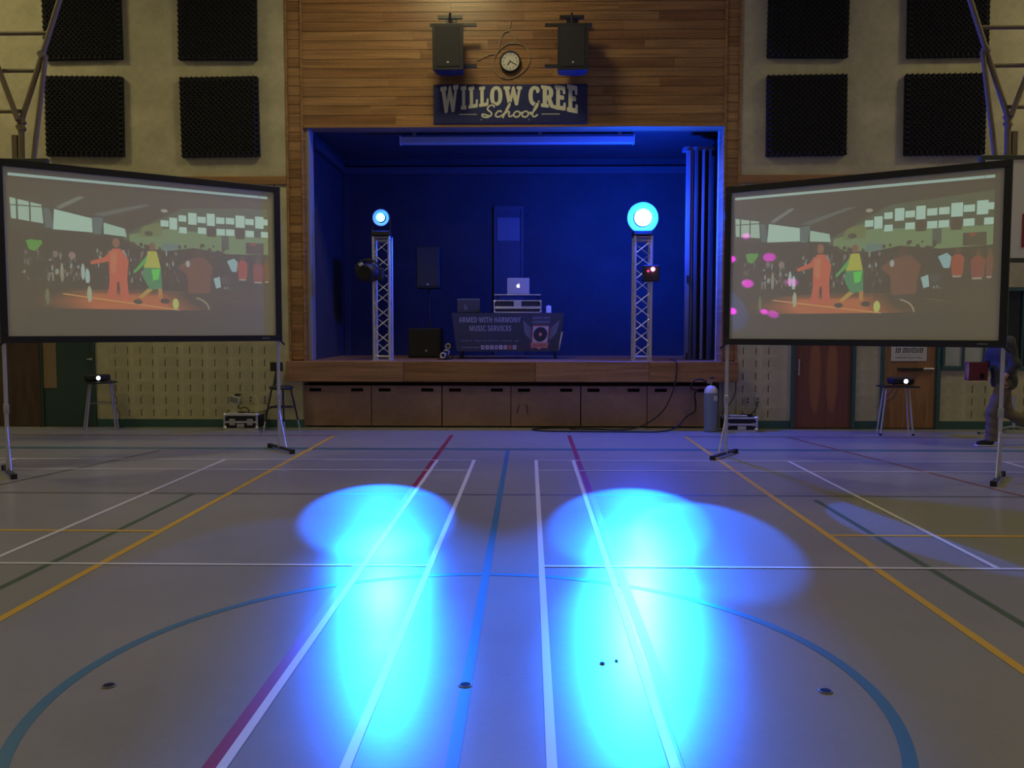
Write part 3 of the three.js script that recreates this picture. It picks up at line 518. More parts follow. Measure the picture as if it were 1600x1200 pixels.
screen(V(2.42, 0, -10.89), V(4.97, 0, -9.15), [1.39, 3.38], [1.42, 3.3], 'black framed projection screen with magenta light dots, on the wooden door side');

// ================================================================ ON THE STAGE
function truss(label, px0, px1, h, ztr) {
  const x0 = X(px0, ztr), x1 = X(px1, ztr), w = x1 - x0 - .035, hw = w / 2;
  const t = thing('truss_tower', label, 'truss', [(x0 + x1) / 2, HS, ztr], 0, 'aluminium truss towers');
  obj('base_plate', box(w + .08, .012, w + .08, 0, .006, 0), mt.aluDull, t);
  for (const sx of [-1, 1]) for (const sz of [-1, 1]) obj('chord', bar(V(sx * hw, .012, sz * hw), V(sx * hw, h, sz * hw), .024, .024, 14), mt.alu, t);
  const n = Math.round(h / .235), st = (h - .16) / n;
  for (const f of [0, 1, 2, 3]) {
    const P_ = (s, y) => f === 0 ? V(s * hw, y, hw) : f === 1 ? V(s * hw, y, -hw) : f === 2 ? V(hw, y, s * hw) : V(-hw, y, s * hw);
    for (let k = 0; k < n; k++) { const s = (k + f) % 2 ? 1 : -1; obj('diagonal', bar(P_(s, .08 + k * st), P_(-s, .08 + (k + 1) * st), .009, .009, 8), mt.alu, t); }
    for (const y of [.07, h - .07, h - .015]) obj('cross_tube', bar(P_(-1, y), P_(1, y), .011, .011, 8), mt.alu, t);
  }
  obj('top_plate', box(w + .05, .01, w + .05, 0, h + .005, 0), mt.black, t);
  return t;
}
const ZT = -14.25, HT = Y(370, ZT) - HS;
truss('aluminium truss tower with the dark light clamped to it', 585, 612.5, HT, ZT);
truss('aluminium truss tower below the glaring blue light', 988, 1016.5, HT, ZT);
function headLight(key, label) { // effect light with a glowing ball lens on a small base
  const g = GLOW[key], big = key === 'right';
  const top = HS + HT + .01, t = thing('stage_light', label, 'stage light', [g.x, top, ZT]), y = g.y - top, z = g.z - ZT;
  const r = big ? .14 : .07;
  obj('base', box(.3, .07, .26, 0, .035, .06, .01), mt.black, t);
  for (const q of [-1, 1]) obj('yoke_arm', span(q * (r + .06), q * (r + .08), .07, y + .02, z - .11, z - .08), mt.black, t);
  const ro = big ? .245 : .13; obj('reflector_ring', lathe([[r + .012, 0], [ro, .035], [ro + .008, .03], [ro, .02], [r + .012, -.012], [r + .012, 0]], 48).rotateX(Math.PI / 2).translate(0, y, z - .055), M([.2, .2, .21], .5), t);
  const lens = obj('lens', new THREE.SphereGeometry(r, 32, 20).translate(0, y, z), M([.05, .1, .3], .3, { emissive: RGB(.12, .55, 1), emissiveIntensity: big ? 9 : 7 }), t);
  for (const s of [-1, 1]) obj('knob', cylZ(.014, .02, s * .07, .05, .12), mt.chrome, t);
  const pl = new THREE.PointLight(DEEP, SPILL[key], 0, 2); pl.position.set(0, y, z); pl.castShadow = true; pl.shadow.radius = r / .02; pl.name = 'stage_light_glow'; t.add(pl);
  for (const [k, bx, by, a, I, pen] of BEAMS) if (k === key) {
    const { x, z: zz } = onFloor(bx, by);
    const s = new THREE.SpotLight(BLUE, I, 0, a * Math.PI / 180, pen, 2); s.position.set(0, y, z); s.target.position.set(x - g.x, -top, zz - ZT); s.castShadow = true; s.shadow.radius = 2.5; s.name = 'stage_light_beam'; t.add(s, s.target);
  }
  if (big) { const h = onScreen(1127, 480).sub(V(g.x, top, ZT)), s = new THREE.SpotLight(BLUE, 270, 0, 3.8 * Math.PI / 180, .06, 2); s.position.set(0, y, z); s.target.position.copy(h); s.castShadow = true; s.shadow.radius = 1; s.name = 'stage_light_beam'; t.add(s, s.target); }
}
const onScreen = (px, py) => { const A = V(2.42, 0, -10.89), B = V(4.97, 0, -9.15), d = ray(px, py), n = V(B.z - A.z, 0, -(B.x - A.x)); return d.multiplyScalar(n.dot(V().subVectors(A, EYE)) / n.dot(d)).add(EYE); };
headLight('left', 'small blue glowing stage light on the truss with the dark light');
headLight('right', 'glaring blue white stage light on the truss beside the folded partition');
{ // dark effect light clamped on the first truss
  const p = at(575, 426, ZT + .22), t = thing('effect_light', 'dark unlit effect light clamped on the truss below the small blue light', 'stage light', [p.x, p.y, ZT + .22]);
  obj('housing', [new THREE.SphereGeometry(.19, 24, 16).scale(1.05, .82, .8), box(.3, .2, .2, .1, -.02, -.06, .03)], mt.black, t);
  obj('yoke', [new THREE.TorusGeometry(.21, .016, 8, 24, Math.PI).rotateZ(-.2), box(.1, .06, .12, .02, .2, -.05)], mt.blackSatin, t);
  obj('clamp', box(.07, .05, .04, -.02, .15, .12, .008).rotateZ(.5), mt.alu, t); obj('lens', cylZ(.11, .04, -.03, -.01, .14, 28), P([.01, .01, .012], .15), t);
}
{ // lit magenta derby light on the second truss
  const g = GLOW.pink, t = thing('derby_light', 'small derby light glowing magenta on the truss below the glaring blue light', 'stage light', [g.x, g.y, g.z]);
  obj('housing', box(.26, .26, .2, -.02, -.06, -.13, .02), mt.black, t);
  obj('lens', new THREE.SphereGeometry(.034, 20, 14), M([.3, .05, .2], .3, { emissive: RGB(1, .25, .5), emissiveIntensity: 6 }), t);
  obj('side_lens', new THREE.SphereGeometry(.018, 16, 12).translate(-.075, -.03, -.01), M([.3, .02, .05], .3, { emissive: RGB(1, .05, .12), emissiveIntensity: 2 }), t);
  obj('clamp', box(.06, .06, .1, -.1, -.02, -.16), mt.blackSatin, t);
  const dots = [[1166, 369, .7, 1100], [1143, 405, .8, 1900], [1202, 402, .95, 1200], [1168, 443, 1.0, 1300], [1237, 441, .8, 950], [1144, 486, .8, 2200], [1194, 487, .55, 2100], [1208, 491, .8, 1100]];
  const hits = []; for (const [px, py, a, I] of dots) { // where on the slanted screen each thin beam lands
    const A = V(2.42, 0, -10.89), B = V(4.97, 0, -9.15), d = ray(px, py), n = V(B.z - A.z, 0, -(B.x - A.x)); const s = n.dot(V().subVectors(A, EYE)) / n.dot(d); const hit = d.multiplyScalar(s).add(EYE);
    hits.push(hit.clone()); const l = new THREE.SpotLight(MAGENTA, I, 0, a * Math.PI / 180, .35, 2); l.position.set(0, 0, .0); l.target.position.copy(hit.sub(g)); l.castShadow = true; l.shadow.radius = .4; l.name = 'derby_beam'; t.add(l, l.target);
  }
}
{ // table with printed banner
  const z = -14.9, a = X(706, z), b = X(881, z), top = Y(489, z), cx = (a + b) / 2, w = b - a;
  const t = thing('dj_table', 'table with a charcoal printed banner on its front, holding laptops and a case', 'table', [cx, HS, z]);
  const h = top - HS;
  obj('table_top', box(w - .06, .03, .62, 0, h - .015, -.31, .006), mt.blackSatin, t);
  for (const sx of [-1, 1]) for (const sz of [-.06, -.56]) obj('leg', bar(V(sx * (w / 2 - .14), 0, sz), V(sx * (w / 2 - .14), h - .03, sz), .016), mt.blackSatin, t);
  const bt = Y(549, z) - HS, geo = new THREE.PlaneGeometry(1, 1, 40, 8), p = geo.attributes.position;
  for (let i = 0; i < p.count; i++) { const u = p.getX(i) + .5, v = p.getY(i) + .5; const half = (w / 2) * (.905 + .095 * Math.pow(v, .8)); p.setXYZ(i, (u - .5) * 2 * half, bt + (h - bt) * v, .012 + .012 * Math.sin(u * 9) * (1 - v) + .02 * Math.pow(Math.abs(u - .5) * 2, 6)); }
  geo.computeVertexNormals();
  const banner = canvasTex(1536, 512, (c, W, H) => {
    c.fillStyle = '#33343a'; c.fillRect(0, 0, W, H); for (let k = 0; k < 120; k++) { c.fillStyle = `rgba(20,20,26,${rr(.03, .1)})`; c.fillRect(rr(0, W), rr(0, H), rr(30, 160), rr(20, 120)); }
    c.textAlign = 'center'; c.fillStyle = '#8b8c90'; const fit = (s, x, y, w, n) => { c.save(); c.font = `bold ${n}px sans-serif`; const m = c.measureText(s).width; c.translate(x, y); c.scale(w / m, 1); c.fillText(s, 0, 0); c.restore(); };
    fit('ARMED WITH HARMONY', 520, 126, 860, 98); fit('MUSIC SERVICES', 520, 240, 600, 98);
    c.fillStyle = '#5d5f66'; for (let k = 0; k < 30; k++) if (k % 7 !== 6) c.fillRect(90 + k * 28, 362, rr(14, 25), 18);
    c.fillStyle = '#6b6c70'; for (let k = 0; k < 13; k++) c.fillRect(80 + k * 21, 452, rr(10, 18), 18);
    ['#b59a92', '#a8a4a6', '#b3a8a6', '#a89896', '#c4bcba', '#b5aaa6', '#a85a4c', '#b4a8a4'].forEach((k, i) => { c.fillStyle = k; c.fillRect(368 + i * 68, 432, 50, 52); c.fillStyle = '#4a4448'; c.fillRect(382 + i * 68, 448, 22, 20); });
    // crest: wings, shield, record, ribbon
    const X0 = 1235; c.strokeStyle = '#5f636c'; c.lineWidth = 12; c.lineCap = 'round';
    for (const s of [-1, 1]) for (let k = 0; k < 8; k++) { c.beginPath(); c.moveTo(X0 + s * (125 + k * 3), 350 - k * 22); c.quadraticCurveTo(X0 + s * (190 + k * 5), 320 - k * 26, X0 + s * (225 + k * 3), 245 - k * 20); c.stroke(); }
    c.fillStyle = '#6e6f76'; fit('ARMED WITH', X0, 82, 250, 44); fit('HARMONY', X0, 138, 250, 52);
    c.fillStyle = '#8a3f2c'; c.beginPath(); c.roundRect ? c.roundRect(X0 - 125, 160, 250, 250, 30) : c.rect(X0 - 125, 160, 250, 250); c.fill(); c.fillStyle = '#a89c94'; c.beginPath(); c.rect(X0 - 108, 176, 216, 220); c.fill();
    c.fillStyle = '#1b1c22'; c.beginPath(); c.arc(X0, 285, 98, 0, 7); c.fill(); c.strokeStyle = '#35363e'; c.lineWidth = 3; for (const r of [50, 65, 80]) { c.beginPath(); c.arc(X0, 285, r, 0, 7); c.stroke(); } c.fillStyle = '#b0664e'; c.beginPath(); c.arc(X0, 285, 26, 0, 7); c.fill(); c.fillStyle = '#ddd'; c.beginPath(); c.arc(X0, 285, 6, 0, 7); c.fill();
    c.fillStyle = '#b06a58'; c.beginPath(); c.moveTo(X0 - 135, 400); c.lineTo(X0 + 135, 400); c.lineTo(X0 + 120, 440); c.lineTo(X0 + 130, 470); c.lineTo(X0 + 50, 460); c.lineTo(X0, 490); c.lineTo(X0 - 50, 460); c.lineTo(X0 - 130, 470); c.lineTo(X0 - 120, 440); c.fill(); c.fillStyle = '#4a2a28'; fit('MUSIC SERVICES', X0, 442, 190, 30);
  });
  const bn = obj('banner', geo, M(0xffffff, .7, { map: banner }), t);
  obj('banner_edge', sqbar(V(w / 2 * .97, h - .32, .045), V(w / 2 * .905, bt + .02, .03), .02, .006), mt.paper, bn);
  // flight case with a raised laptop shelf
  const c0 = X(771, z) - cx, c1 = X(846, z) - cx, fc = thing('controller_case', 'black flight case with aluminium edges on the banner table', 'flight case', [cx + (c0 + c1) / 2, top, z - .3]);
  const cw = c1 - c0, hh = Y(469, z) - top;
  obj('case_body', [span(-cw / 2 + .008, cw / 2 - .008, .003, hh - .004, -.24, .23)], mt.black, fc);
  for (const y of [.008, hh * .36, hh * .46, hh - .01]) obj('edge_rail', span(-cw / 2, cw / 2, y - .008, y + .012, .222, .242, .003), mt.alu, fc);
  for (const s of [-1, 1]) { obj('edge_rail', span(s * cw / 2, s * (cw / 2 - .02), 0, hh, .22, .243, .003), mt.alu, fc); for (const y of [.02, hh - .03]) obj('corner_cap', box(.035, .04, .03, s * (cw / 2 - .015), y + .004, .232, .01), mt.chrome, fc); }
  obj('latch', box(.13, hh * .42, .012, 0, hh * .72, .236, .004), mt.aluDull, fc);
  const ly = Y(459.5, z) - top; obj('laptop_shelf', [span(-cw / 2 + .01, cw / 2 - .01, ly - .018, ly, -.25, .2, .004)], mt.aluDull, fc); for (const s of [-1, 1]) obj('shelf_post', span(s * (cw / 2 - .05), s * (cw / 2 - .07), hh - .005, ly - .015, -.2, -.15), mt.black, fc);
  const laptop = (px0, px1, pyTop, y0, zz, label, mat_, logo) => {
    const x0 = X(px0, zz), x1 = X(px1, zz), H_ = Y(pyTop, zz) - y0, W_ = x1 - x0, l = thing('laptop', label, 'laptop', [(x0 + x1) / 2, y0, zz]);
    obj('base', box(W_, .016, .23, 0, .008, -.12, .006), mat_, l);
    const lid = obj('lid', box(W_, H_, .012, 0, H_ / 2, 0, .006).rotateX(.12).translate(0, .012, 0), mat_, l);
    return [l, lid, H_, W_];
  };
  const [lp, lid, LH] = laptop(792.5, 827, 435.5, top + ly, z - .12, 'silver laptop with a glowing logo on the raised shelf of the case', M([.50, .50, .52], .35, { metalness: .4 }));
  const sh = new THREE.Shape(); sh.moveTo(0, -.03); sh.bezierCurveTo(-.012, -.036, -.022, -.03, -.028, -.012); sh.bezierCurveTo(-.036, .012, -.024, .028, -.008, .024); sh.bezierCurveTo(-.003, .021, .003, .021, .008, .024); sh.bezierCurveTo(.016, .027, .024, .022, .027, .016); sh.bezierCurveTo(.014, .008, .015, -.008, .029, -.013); sh.bezierCurveTo(.022, -.03, .012, -.036, 0, -.03);
  const leaf = new THREE.Shape(); leaf.moveTo(.001, .027); leaf.bezierCurveTo(0, .038, .008, .044, .015, .045); leaf.bezierCurveTo(.015, .036, .01, .028, .001, .027);
  obj('logo', [new THREE.ShapeGeometry(sh), new THREE.ShapeGeometry(leaf)].map(g => g.translate(0, LH / 2, .0075).rotateX(.12).translate(0, .012, 0)), M([.8, .8, .85], .4, { emissive: RGB(.9, .9, 1), emissiveIntensity: 1.3 }), lid);
  const [lq, lidq, QH] = laptop(714.5, 750, 468.5, top, z - .2, 'dark grey laptop with its lid up on the banner table', M([.07, .07, .075], .4));
  obj('sticker', [box(.018, .09, .002, -.06, .09, .008), box(.02, .05, .002, -.03, .075, .008)].map(g => g.rotateX(.12).translate(0, .012, 0)), M([.25, .25, .26], .5), lidq); obj('lid_edge', box(X(750, z) - X(714.5, z), .008, .013, 0, QH, 0).rotateX(.12).translate(0, .012, 0), mt.alu, lidq);
  const cp = X(857.5, z), cup = thing('power_adapter', 'small white box standing beside the flight case on the banner table', 'box', [cp, top, z - .2]); obj('body', box(.09, .125, .06, 0, .0625, 0, .012), mt.whitePaint, cup); obj('plug', box(.04, .012, .03, 0, .13, 0, .003), mt.pale, cup);
}
{ // loudspeaker on a pole above its subwoofer
  const z = -15.6, a = X(640, z), b = X(690, z), cx = (a + b) / 2, sub = thing('subwoofer', 'black subwoofer cabinet on the stage behind the first truss', 'loudspeaker', [cx, HS, z]);
  const hs = Y(513, z) - HS; obj('cabinet', box(b - a, hs, .55, 0, hs / 2, -.1, .012), mt.black, sub); obj('grille', box(b - a - .05, hs - .06, .015, 0, hs / 2, .18, .006), M([.02, .02, .022], .8), sub); obj('badge', box(.03, .04, .006, .03, .13, .19), mt.aluDull, sub);
  const y1 = Y(451, z), y2 = Y(386, z), pole = thing('speaker_pole', 'thin black pole standing in the top of the subwoofer', 'pole', [cx + .06, HS + hs, z - .05]); obj('tube', bar(V(0, 0, 0), V(0, y1 - HS - hs - .001, 0), .018), mt.blackSatin, pole); obj('collar', cyl(.03, .05, 0, .3, 0), mt.black, pole);
  const sp = thing('pole_speaker', 'black loudspeaker mounted on the pole above the subwoofer', 'loudspeaker', [cx + .06, y1, z - .05]); obj('cabinet', box(.42, y2 - y1, .36, 0, (y2 - y1) / 2, 0, .02), mt.black, sp); obj('grille', box(.37, y2 - y1 - .08, .015, 0, (y2 - y1) / 2, .183, .006), M([.025, .025, .028], .8), sp); obj('badge', box(.03, .03, .006, 0, .07, .193), mt.aluDull, sp);
}
{ // small par lights lying by the table
  [[692, 556, 'front'], [697.5, 551, 'middle'], [700, 541, 'rear']].forEach(([px, py, s], i) => {
    const z = -14.45 - i * .25, p = at(px, py, z), t = thing('par_light', `small black par light on the stage beside the banner table, ${s} of the three`, 'stage light', [p.x, HS, z], 0, 'par lights by the table');
    const y = Math.max(.075, p.y - HS); obj('can', [cylZ(.07, .12, 0, y, -.07, 24, .05)], mt.black, t); obj('rim', new THREE.TorusGeometry(.042, .012, 8, 24).translate(0, y, -.008), mt.chrome, t); obj('lens', new THREE.CircleGeometry(.035, 20).translate(0, y, -.006), P([.05, .05, .06], .1), t); obj('stand', [span(-.085, -.075, 0, y, -.09, -.05), span(.075, .085, 0, y, -.09, -.05), span(-.085, .085, 0, .01, -.12, 0)], mt.blackSatin, t);
  });
}
{ // roller case of a pull-down screen under the stage ceiling
  const z = -14.75, a = at(626, 220, z), b = at(990, 220, z), t = thing('screen_case', 'long white pull-down screen case hung below the stage ceiling', 'screen case', [(a.x + b.x) / 2, a.y, z]); const w = b.x - a.x;
  obj('case', box(w, .125, .14, 0, 0, 0, .02), M([.36, .36, .34], .6), t); for (const s of [-1, 1]) obj('end_cap', box(.02, .14, .15, s * w / 2, 0, 0, .006), mt.pale, t); for (const x of [-w * .44, w * .1, w * .44]) obj('hanger', span(x - .03, x + .03, .06, 4.88 - a.y, -.02, .02), mt.aluDull, t);
}
{ // folded partition at the side of the stage opening
  const t = thing('folding_partition', 'pale folding partition stacked against the side of the stage opening', 'partition', [2.86, HS, -14.75]);
  for (let k = 0; k < 6; k++) { const a = k % 2 ? .18 : -.18; obj('panel', box(.035, 3.45, .3, -.16 + k * .055, 1.74, 0).rotateY(0).translate(0, 0, a * .3), k % 3 === 0 ? M([.16, .16, .17], .7) : mt.curtain, t); }
  obj('edge_post', span(-.26, -.19, 0, 3.47, .05, .13, .008), M([.16, .16, .17], .7), t); obj('latch', [box(.03, .12, .03, -.225, 1.35, .14), box(.03, .12, .03, -.225, .06, .14)], mt.black, t); obj('track', span(-.3, .2, 3.47, 3.53, -.1, .1), M([.16, .16, .17], .7), t);
}

// ================================================================ UNDER THE STAGE AND ALONG THE WALL
{
  const z = -14.03, edges = [[471.5, 578.5], [580, 689], [691, 797.5], [799, 907], [909, 1011.5], [1013, 1116]], h = Y(603, z);
  const names = ['next to the bar stool', 'second from the bar stool', 'third from the bar stool', 'with dark scuff marks on its front', 'where the black hoses curve down', 'behind the gas cylinder'];
  edges.forEach(([a, b], i) => {
    const x0 = X(a, z), x1 = X(b, z), w = x1 - x0, t = thing('storage_cart', `plywood storage cart under the stage, ${names[i]}`, 'storage cart', [(x0 + x1) / 2, 0, z], 0, 'storage carts under the stage');
    const s = new THREE.Shape([[-w / 2, .025], [w / 2, .025], [w / 2, h], [-w / 2, h]].map(q => new THREE.Vector2(...q)));
    const hy = Y(609.5, z), hw = .1; for (const hx of i === 5 ? [X(1033.5, z), X(1101, z)] : [x0 + w * .185, x1 - w * .2]) { const c = hx - (x0 + x1) / 2; s.holes.push(new THREE.Path([[c - hw, hy - .028], [c - hw, hy + .028], [c + hw, hy + .028], [c + hw, hy - .028]].map(q => new THREE.Vector2(...q)))); }
    obj('front', metreUV(new THREE.ExtrudeGeometry(s, { depth: .02, bevelEnabled: true, bevelSize: .002, bevelThickness: .002, bevelSegments: 1 }), i * 1.7, i * .6).translate(0, 0, -.02), mt.cart, t);
    obj('body', [span(-w / 2 + .01, w / 2 - .01, .03, h - .03, -.6, -.14), span(-w / 2 + .01, -w / 2 + .03, .03, h - .02, -.14, -.021), span(w / 2 - .03, w / 2 - .01, .03, h - .02, -.14, -.021)], mt.black, t);
    for (const sx of [-1, 1]) obj('caster', cyl(.025, .025, 0, 0, 0, 14).rotateZ(Math.PI / 2).translate(sx * (w / 2 - .1), .0252, -.12), mt.rubber, t);
    if (i === 3) obj('scuff_mark', [[.1, -.35], [.23, .2]].map(([u, r]) => new THREE.CircleGeometry(.02, 16).scale(.7, 4.5, 1).rotateZ(r * .5).translate(-w / 2 + w * u, .3, .0026)), M([.16, .075, .045], .6), t);
  });
}
function roadCase(px0, px1, pyT, pyB, z, depth, name, label, extra) {
  const f = onFloor((px0 + px1) / 2, pyB), zz = z ?? f.z, x0 = X(px0, zz), x1 = X(px1, zz), h = Y(pyT, zz), w = x1 - x0;
  const t = thing(name, label, 'flight case', [(x0 + x1) / 2, 0, zz - depth / 2]);
  obj('case_body', span(-w / 2 + .01, w / 2 - .01, .01, h - .01, -depth / 2 + .01, depth / 2 - .008), mt.black, t);
  const ez = depth / 2; for (const s of [-1, 1]) for (const q of [-1, 1]) obj('edge_rail', span(s * w / 2, s * (w / 2 - .03), 0, h, q * ez, q * (ez - .025), .004), mt.alu, t);
  for (const y of [.0, h * .5 - .015, h - .03]) for (const q of [-1, 1]) obj('edge_rail', span(-w / 2 + .03, w / 2 - .03, y, y + .03, q * ez, q * (ez - .02), .004), mt.alu, t);
  for (const s of [-1, 1]) for (const y of [0, h - .03]) obj('edge_rail', span(s * w / 2, s * (w / 2 - .025), y, y + .03, -ez + .025, ez - .025, .004), mt.alu, t);
  for (const s of [-1, 1]) for (const y of [.025, h - .025]) obj('corner_cap', new THREE.SphereGeometry(.036, 12, 8).translate(s * (w / 2 - .02), y + .008, ez - .02), mt.chrome, t);
  extra(t, w, h, ez); return [t, w, h, ez, (x0 + x1) / 2, zz];
}
{ // first case with floodlight on top
  const [t, w, h, ez, cx, zz] = roadCase(346, 400, 648, 669, -13.55, .4, 'road_case', 'grey flight case on the floor with a floodlight on top, beside the bar stool', (t, w, h, ez) => {
    for (const x of [-.13, .15]) obj('latch', box(.09, .1, .014, x, h * .5, ez + .004, .006), mt.aluDull, t); obj('handle', [box(.12, .06, .012, 0, h * .28, ez + .002, .004)], mt.aluDull, t);
    obj('lid_top', span(-w / 2 + .025, w / 2 - .025, h - .012, h - .001, -ez + .02, ez - .02), mt.pale, t); });
  const l = thing('floodlight', 'small silver floodlight tilted on two legs above the grey case', 'floodlight', [cx - .15, h, zz - .2]);
  obj('stand', [bar(V(-.04, 0, 0), V(-.05, .14, 0), .008), bar(V(.03, 0, 0), V(.03, .14, 0), .008), box(.12, .01, .08, 0, .005, 0)], mt.aluDull, l);
  obj('housing', box(.17, .13, .1, 0, 0, 0, .02).rotateZ(-.28).translate(.0, .21, 0), mt.aluDull, l); obj('glass', box(.13, .09, .006, 0, 0, .052).rotateZ(-.28).translate(0, .21, 0), P([.2, .19, .15], .2), l); obj('visor', box(.08, .03, .09, .05, .29, 0, .008).rotateZ(0), mt.black, l);
  const o = at(374, 626, ZW + .02); single('power_cable', tube([o, V(o.x + .0, o.y - .12, ZW + .05), V(o.x + .12, h + .08, ZW + .1), V(o.x + .22, h + .02, zz - .18), V(o.x + .1, h + .012, zz - .1), V(o.x + .05, h + .012, zz - .2), V(o.x + .35, h + .012, zz - .15), V(X(405, zz), h + .03, zz - .1), V(X(425, zz), .38, zz - .3)], .008, 90, 6), mt.rubber, 'black cable from the plugged outlet coiled on the grey case', 'cable');
}
{ // second case
  const [t, w, h, ez, cx, zz] = roadCase(1134.5, 1187, 651, 674, -13.5, .4, 'road_case', 'black flight case with silver edges beside the gas cylinder', (t, w, h, ez) => {
    obj('name_plate', box(.13, .055, .008, .01, h * .27, ez + .001, .002), mt.pale, t); for (const x of [-.2, .2]) obj('latch', box(.05, .05, .014, x, h * .5, ez + .004, .006), mt.aluDull, t); obj('lid_plate', box(.28, .02, .1, -.02, h + .009, .05, .004), mt.pale, t); obj('handle', [box(.1, .03, .02, .18, h + .014, 0, .006)], mt.black, t); });
  const o = at(1183, 628, ZW + .02); single('power_cable', tube([o, V(o.x - .02, o.y - .1, ZW + .05), V(o.x - .14, o.y - .2, ZW + .1), V(cx + .06, h + .03, zz - .2), V(cx, h + .012, zz - .2)], .008, 40, 6), mt.rubber, 'short black cable from an outlet to the black case', 'cable');
}
{ // gas cylinder
  const z = -13.55, x = X(1110.5, z, 640), h = Y(602, z), r = .105, t = thing('gas_cylinder', 'grey steel gas cylinder with a brass valve in front of the stage', 'gas cylinder', [x, 0, z]);
  obj('shell', lathe([[0, 0], [r * .9, 0], [r, .025], [r, h - .12], [r * .92, h - .06], [r * .62, h - .012], [.03, h]], 32), M([.20, .25, .30], .4, { metalness: .2 }), t);
  obj('shoulder', lathe([[r * 1.005, h - .11], [r * .93, h - .058], [r * .63, h - .01], [.031, h + .003]], 32), M([.55, .56, .55], .4), t);
  obj('label_sticker', new THREE.CylinderGeometry(r + .002, r + .002, .08, 12, 1, true, .25, .7).translate(0, h - .19, 0), mt.paper, t);
  const v = obj('valve', [cyl(.018, .06, 0, h + .03, 0), cyl(.026, .03, 0, h + .07, 0), box(.07, .03, .03, -.03, h + .05, 0, .006), bar(V(0, h + .08, 0), V(.02, h + .13, 0), .007)], M([.35, .3, .2], .35, { metalness: .7 }), t); obj('hand_wheel', new THREE.TorusGeometry(.03, .008, 8, 20).rotateX(1.3).translate(.015, h + .12, 0), mt.black, v);
  const e = at(1085, 615, -13.99);
  single('gas_hose', tube([V(x - .06, h + .05, z), V(x - .16, h + .1, z), V(x - .27, h + .06, z - .05), V(x - .29, h - .05, z - .12), V(e.x + .02, e.y + .06, -13.9), V(e.x, e.y, -13.95), V(e.x - .0, e.y - .25, -13.88), V(X(1075, -13.7), .22, -13.7), V(X(1055, -13.5), .05, -13.5), V(X(1030, -13.4), .012, -13.4), V(X(980, -13.4), .012, -13.4), V(X(900, -13.4), .012, -13.42), V(X(845, -13.5), .012, -13.5), V(X(832, -13.7), .012, -13.7), V(X(860, -13.85), .012, -13.85), V(X(900, -13.9), .014, -13.9)], .012, 220, 8), mt.rubber, 'black hose looping from the gas cylinder valve down to the floor', 'hose');
  const s = at(1053, 561, -13.86);
  single('stage_cable', tube([V(s.x + .0, HS + .02, -14.2), V(s.x, HS + .02, -13.85), V(s.x + .02, HS - .01, -13.72), V(s.x + .01, .8, -13.72), V(X(1048, -13.72), .5, -13.72), V(X(1035, -13.7), .28, -13.7), V(X(1005, -13.7), .07, -13.7), V(X(975, -13.65), .014, -13.65), V(X(930, -13.72), .013, -13.72), V(X(890, -13.75), .013, -13.75)], .012, 140, 8), mt.rubber, 'thick black cable hanging over the stage edge to the floor', 'cable');
  const w0 = at(1150, 600, -13.85); single('wall_cable', tube([V(w0.x, .76, -13.88), V(w0.x - .0, .6, -13.9), V(w0.x - .06, .44, -13.88), V(X(1133, -13.8), .32, -13.8), V(X(1130, -13.8), .1, -13.8), V(X(1131, -13.75), .012, -13.7)], .007, 60, 6), mt.rubber, 'thin black cable hanging from the end of the stage front', 'cable');
}
{ // bar stool with backrest
  const z = -13.45, x = X(440, z, 640), t = thing('bar_stool', 'black bar stool with a small backrest beside the stage', 'stool', [x, 0, z]);
  const sh = Y(605.5, z);
  obj('seat', lathe([[0, sh - .035], [.17, sh - .035], [.185, sh - .02], [.185, sh], [.165, sh + .018], [0, sh + .02]], 32), mt.blackSatin, t);
  const legs = []; for (const [a, b] of [[-1, 1], [-.35, -1], [.35, 1], [1, -1]]) { const top = V(a * .13, sh - .03, b * .07), bot = V(a * .245, 0.006, b * .16), mid = top.clone().lerp(bot, .76); const l = obj('leg', bar(mid, top, .013), mt.black, t); obj('leg_tip', bar(bot, mid, .012), mt.chrome, l); }
  obj('foot_ring', new THREE.TorusGeometry(.185, .009, 8, 40).scale(1, .62, 1).rotateX(Math.PI / 2).translate(0, sh - .31, 0), mt.black, t);
  obj('back_post', sqbar(V(-.15, sh - .02, -.13), V(-.115, sh + .27, -.19), .05, .014), mt.blackSatin, t);
  obj('backrest', box(.2, .145, .03, 0, 0, 0, .012).translate(-.125, sh + .31, -.19), mt.blackSatin, t);
}
function projector(px, py, z, label, lensPx) {
  const p = at(px, py, z), t = thing('projector', label, 'projector', [p.x, p.y, z], 0, 'projectors behind the screens');
  obj('body', box(.33, .1, .24, 0, .06, 0, .03), mt.black, t); for (const s of [-1, 1]) obj('foot', cyl(.012, .016, s * .12, .008, .05, 12), mt.rubber, t);
  const lx = X(lensPx, z) - p.x; obj('lens_ring', cylZ(.045, .03, lx, .06, .125, 24), mt.blackSatin, t);
  obj('lens', new THREE.CircleGeometry(.033, 24).translate(lx, .06, .142), M([.4, .45, .5], .2, { emissive: RGB(.82, .9, 1), emissiveIntensity: 3.5 }), t);
  const s = new THREE.SpotLight(RGB(.82, .9, 1), 6, 0, .3, .3, 2); s.position.set(lx, .06, .16); s.target.position.set(lx, .8, 4); s.castShadow = true; s.shadow.radius = 1.5; s.name = 'projector_lamp'; t.add(s, s.target);
}
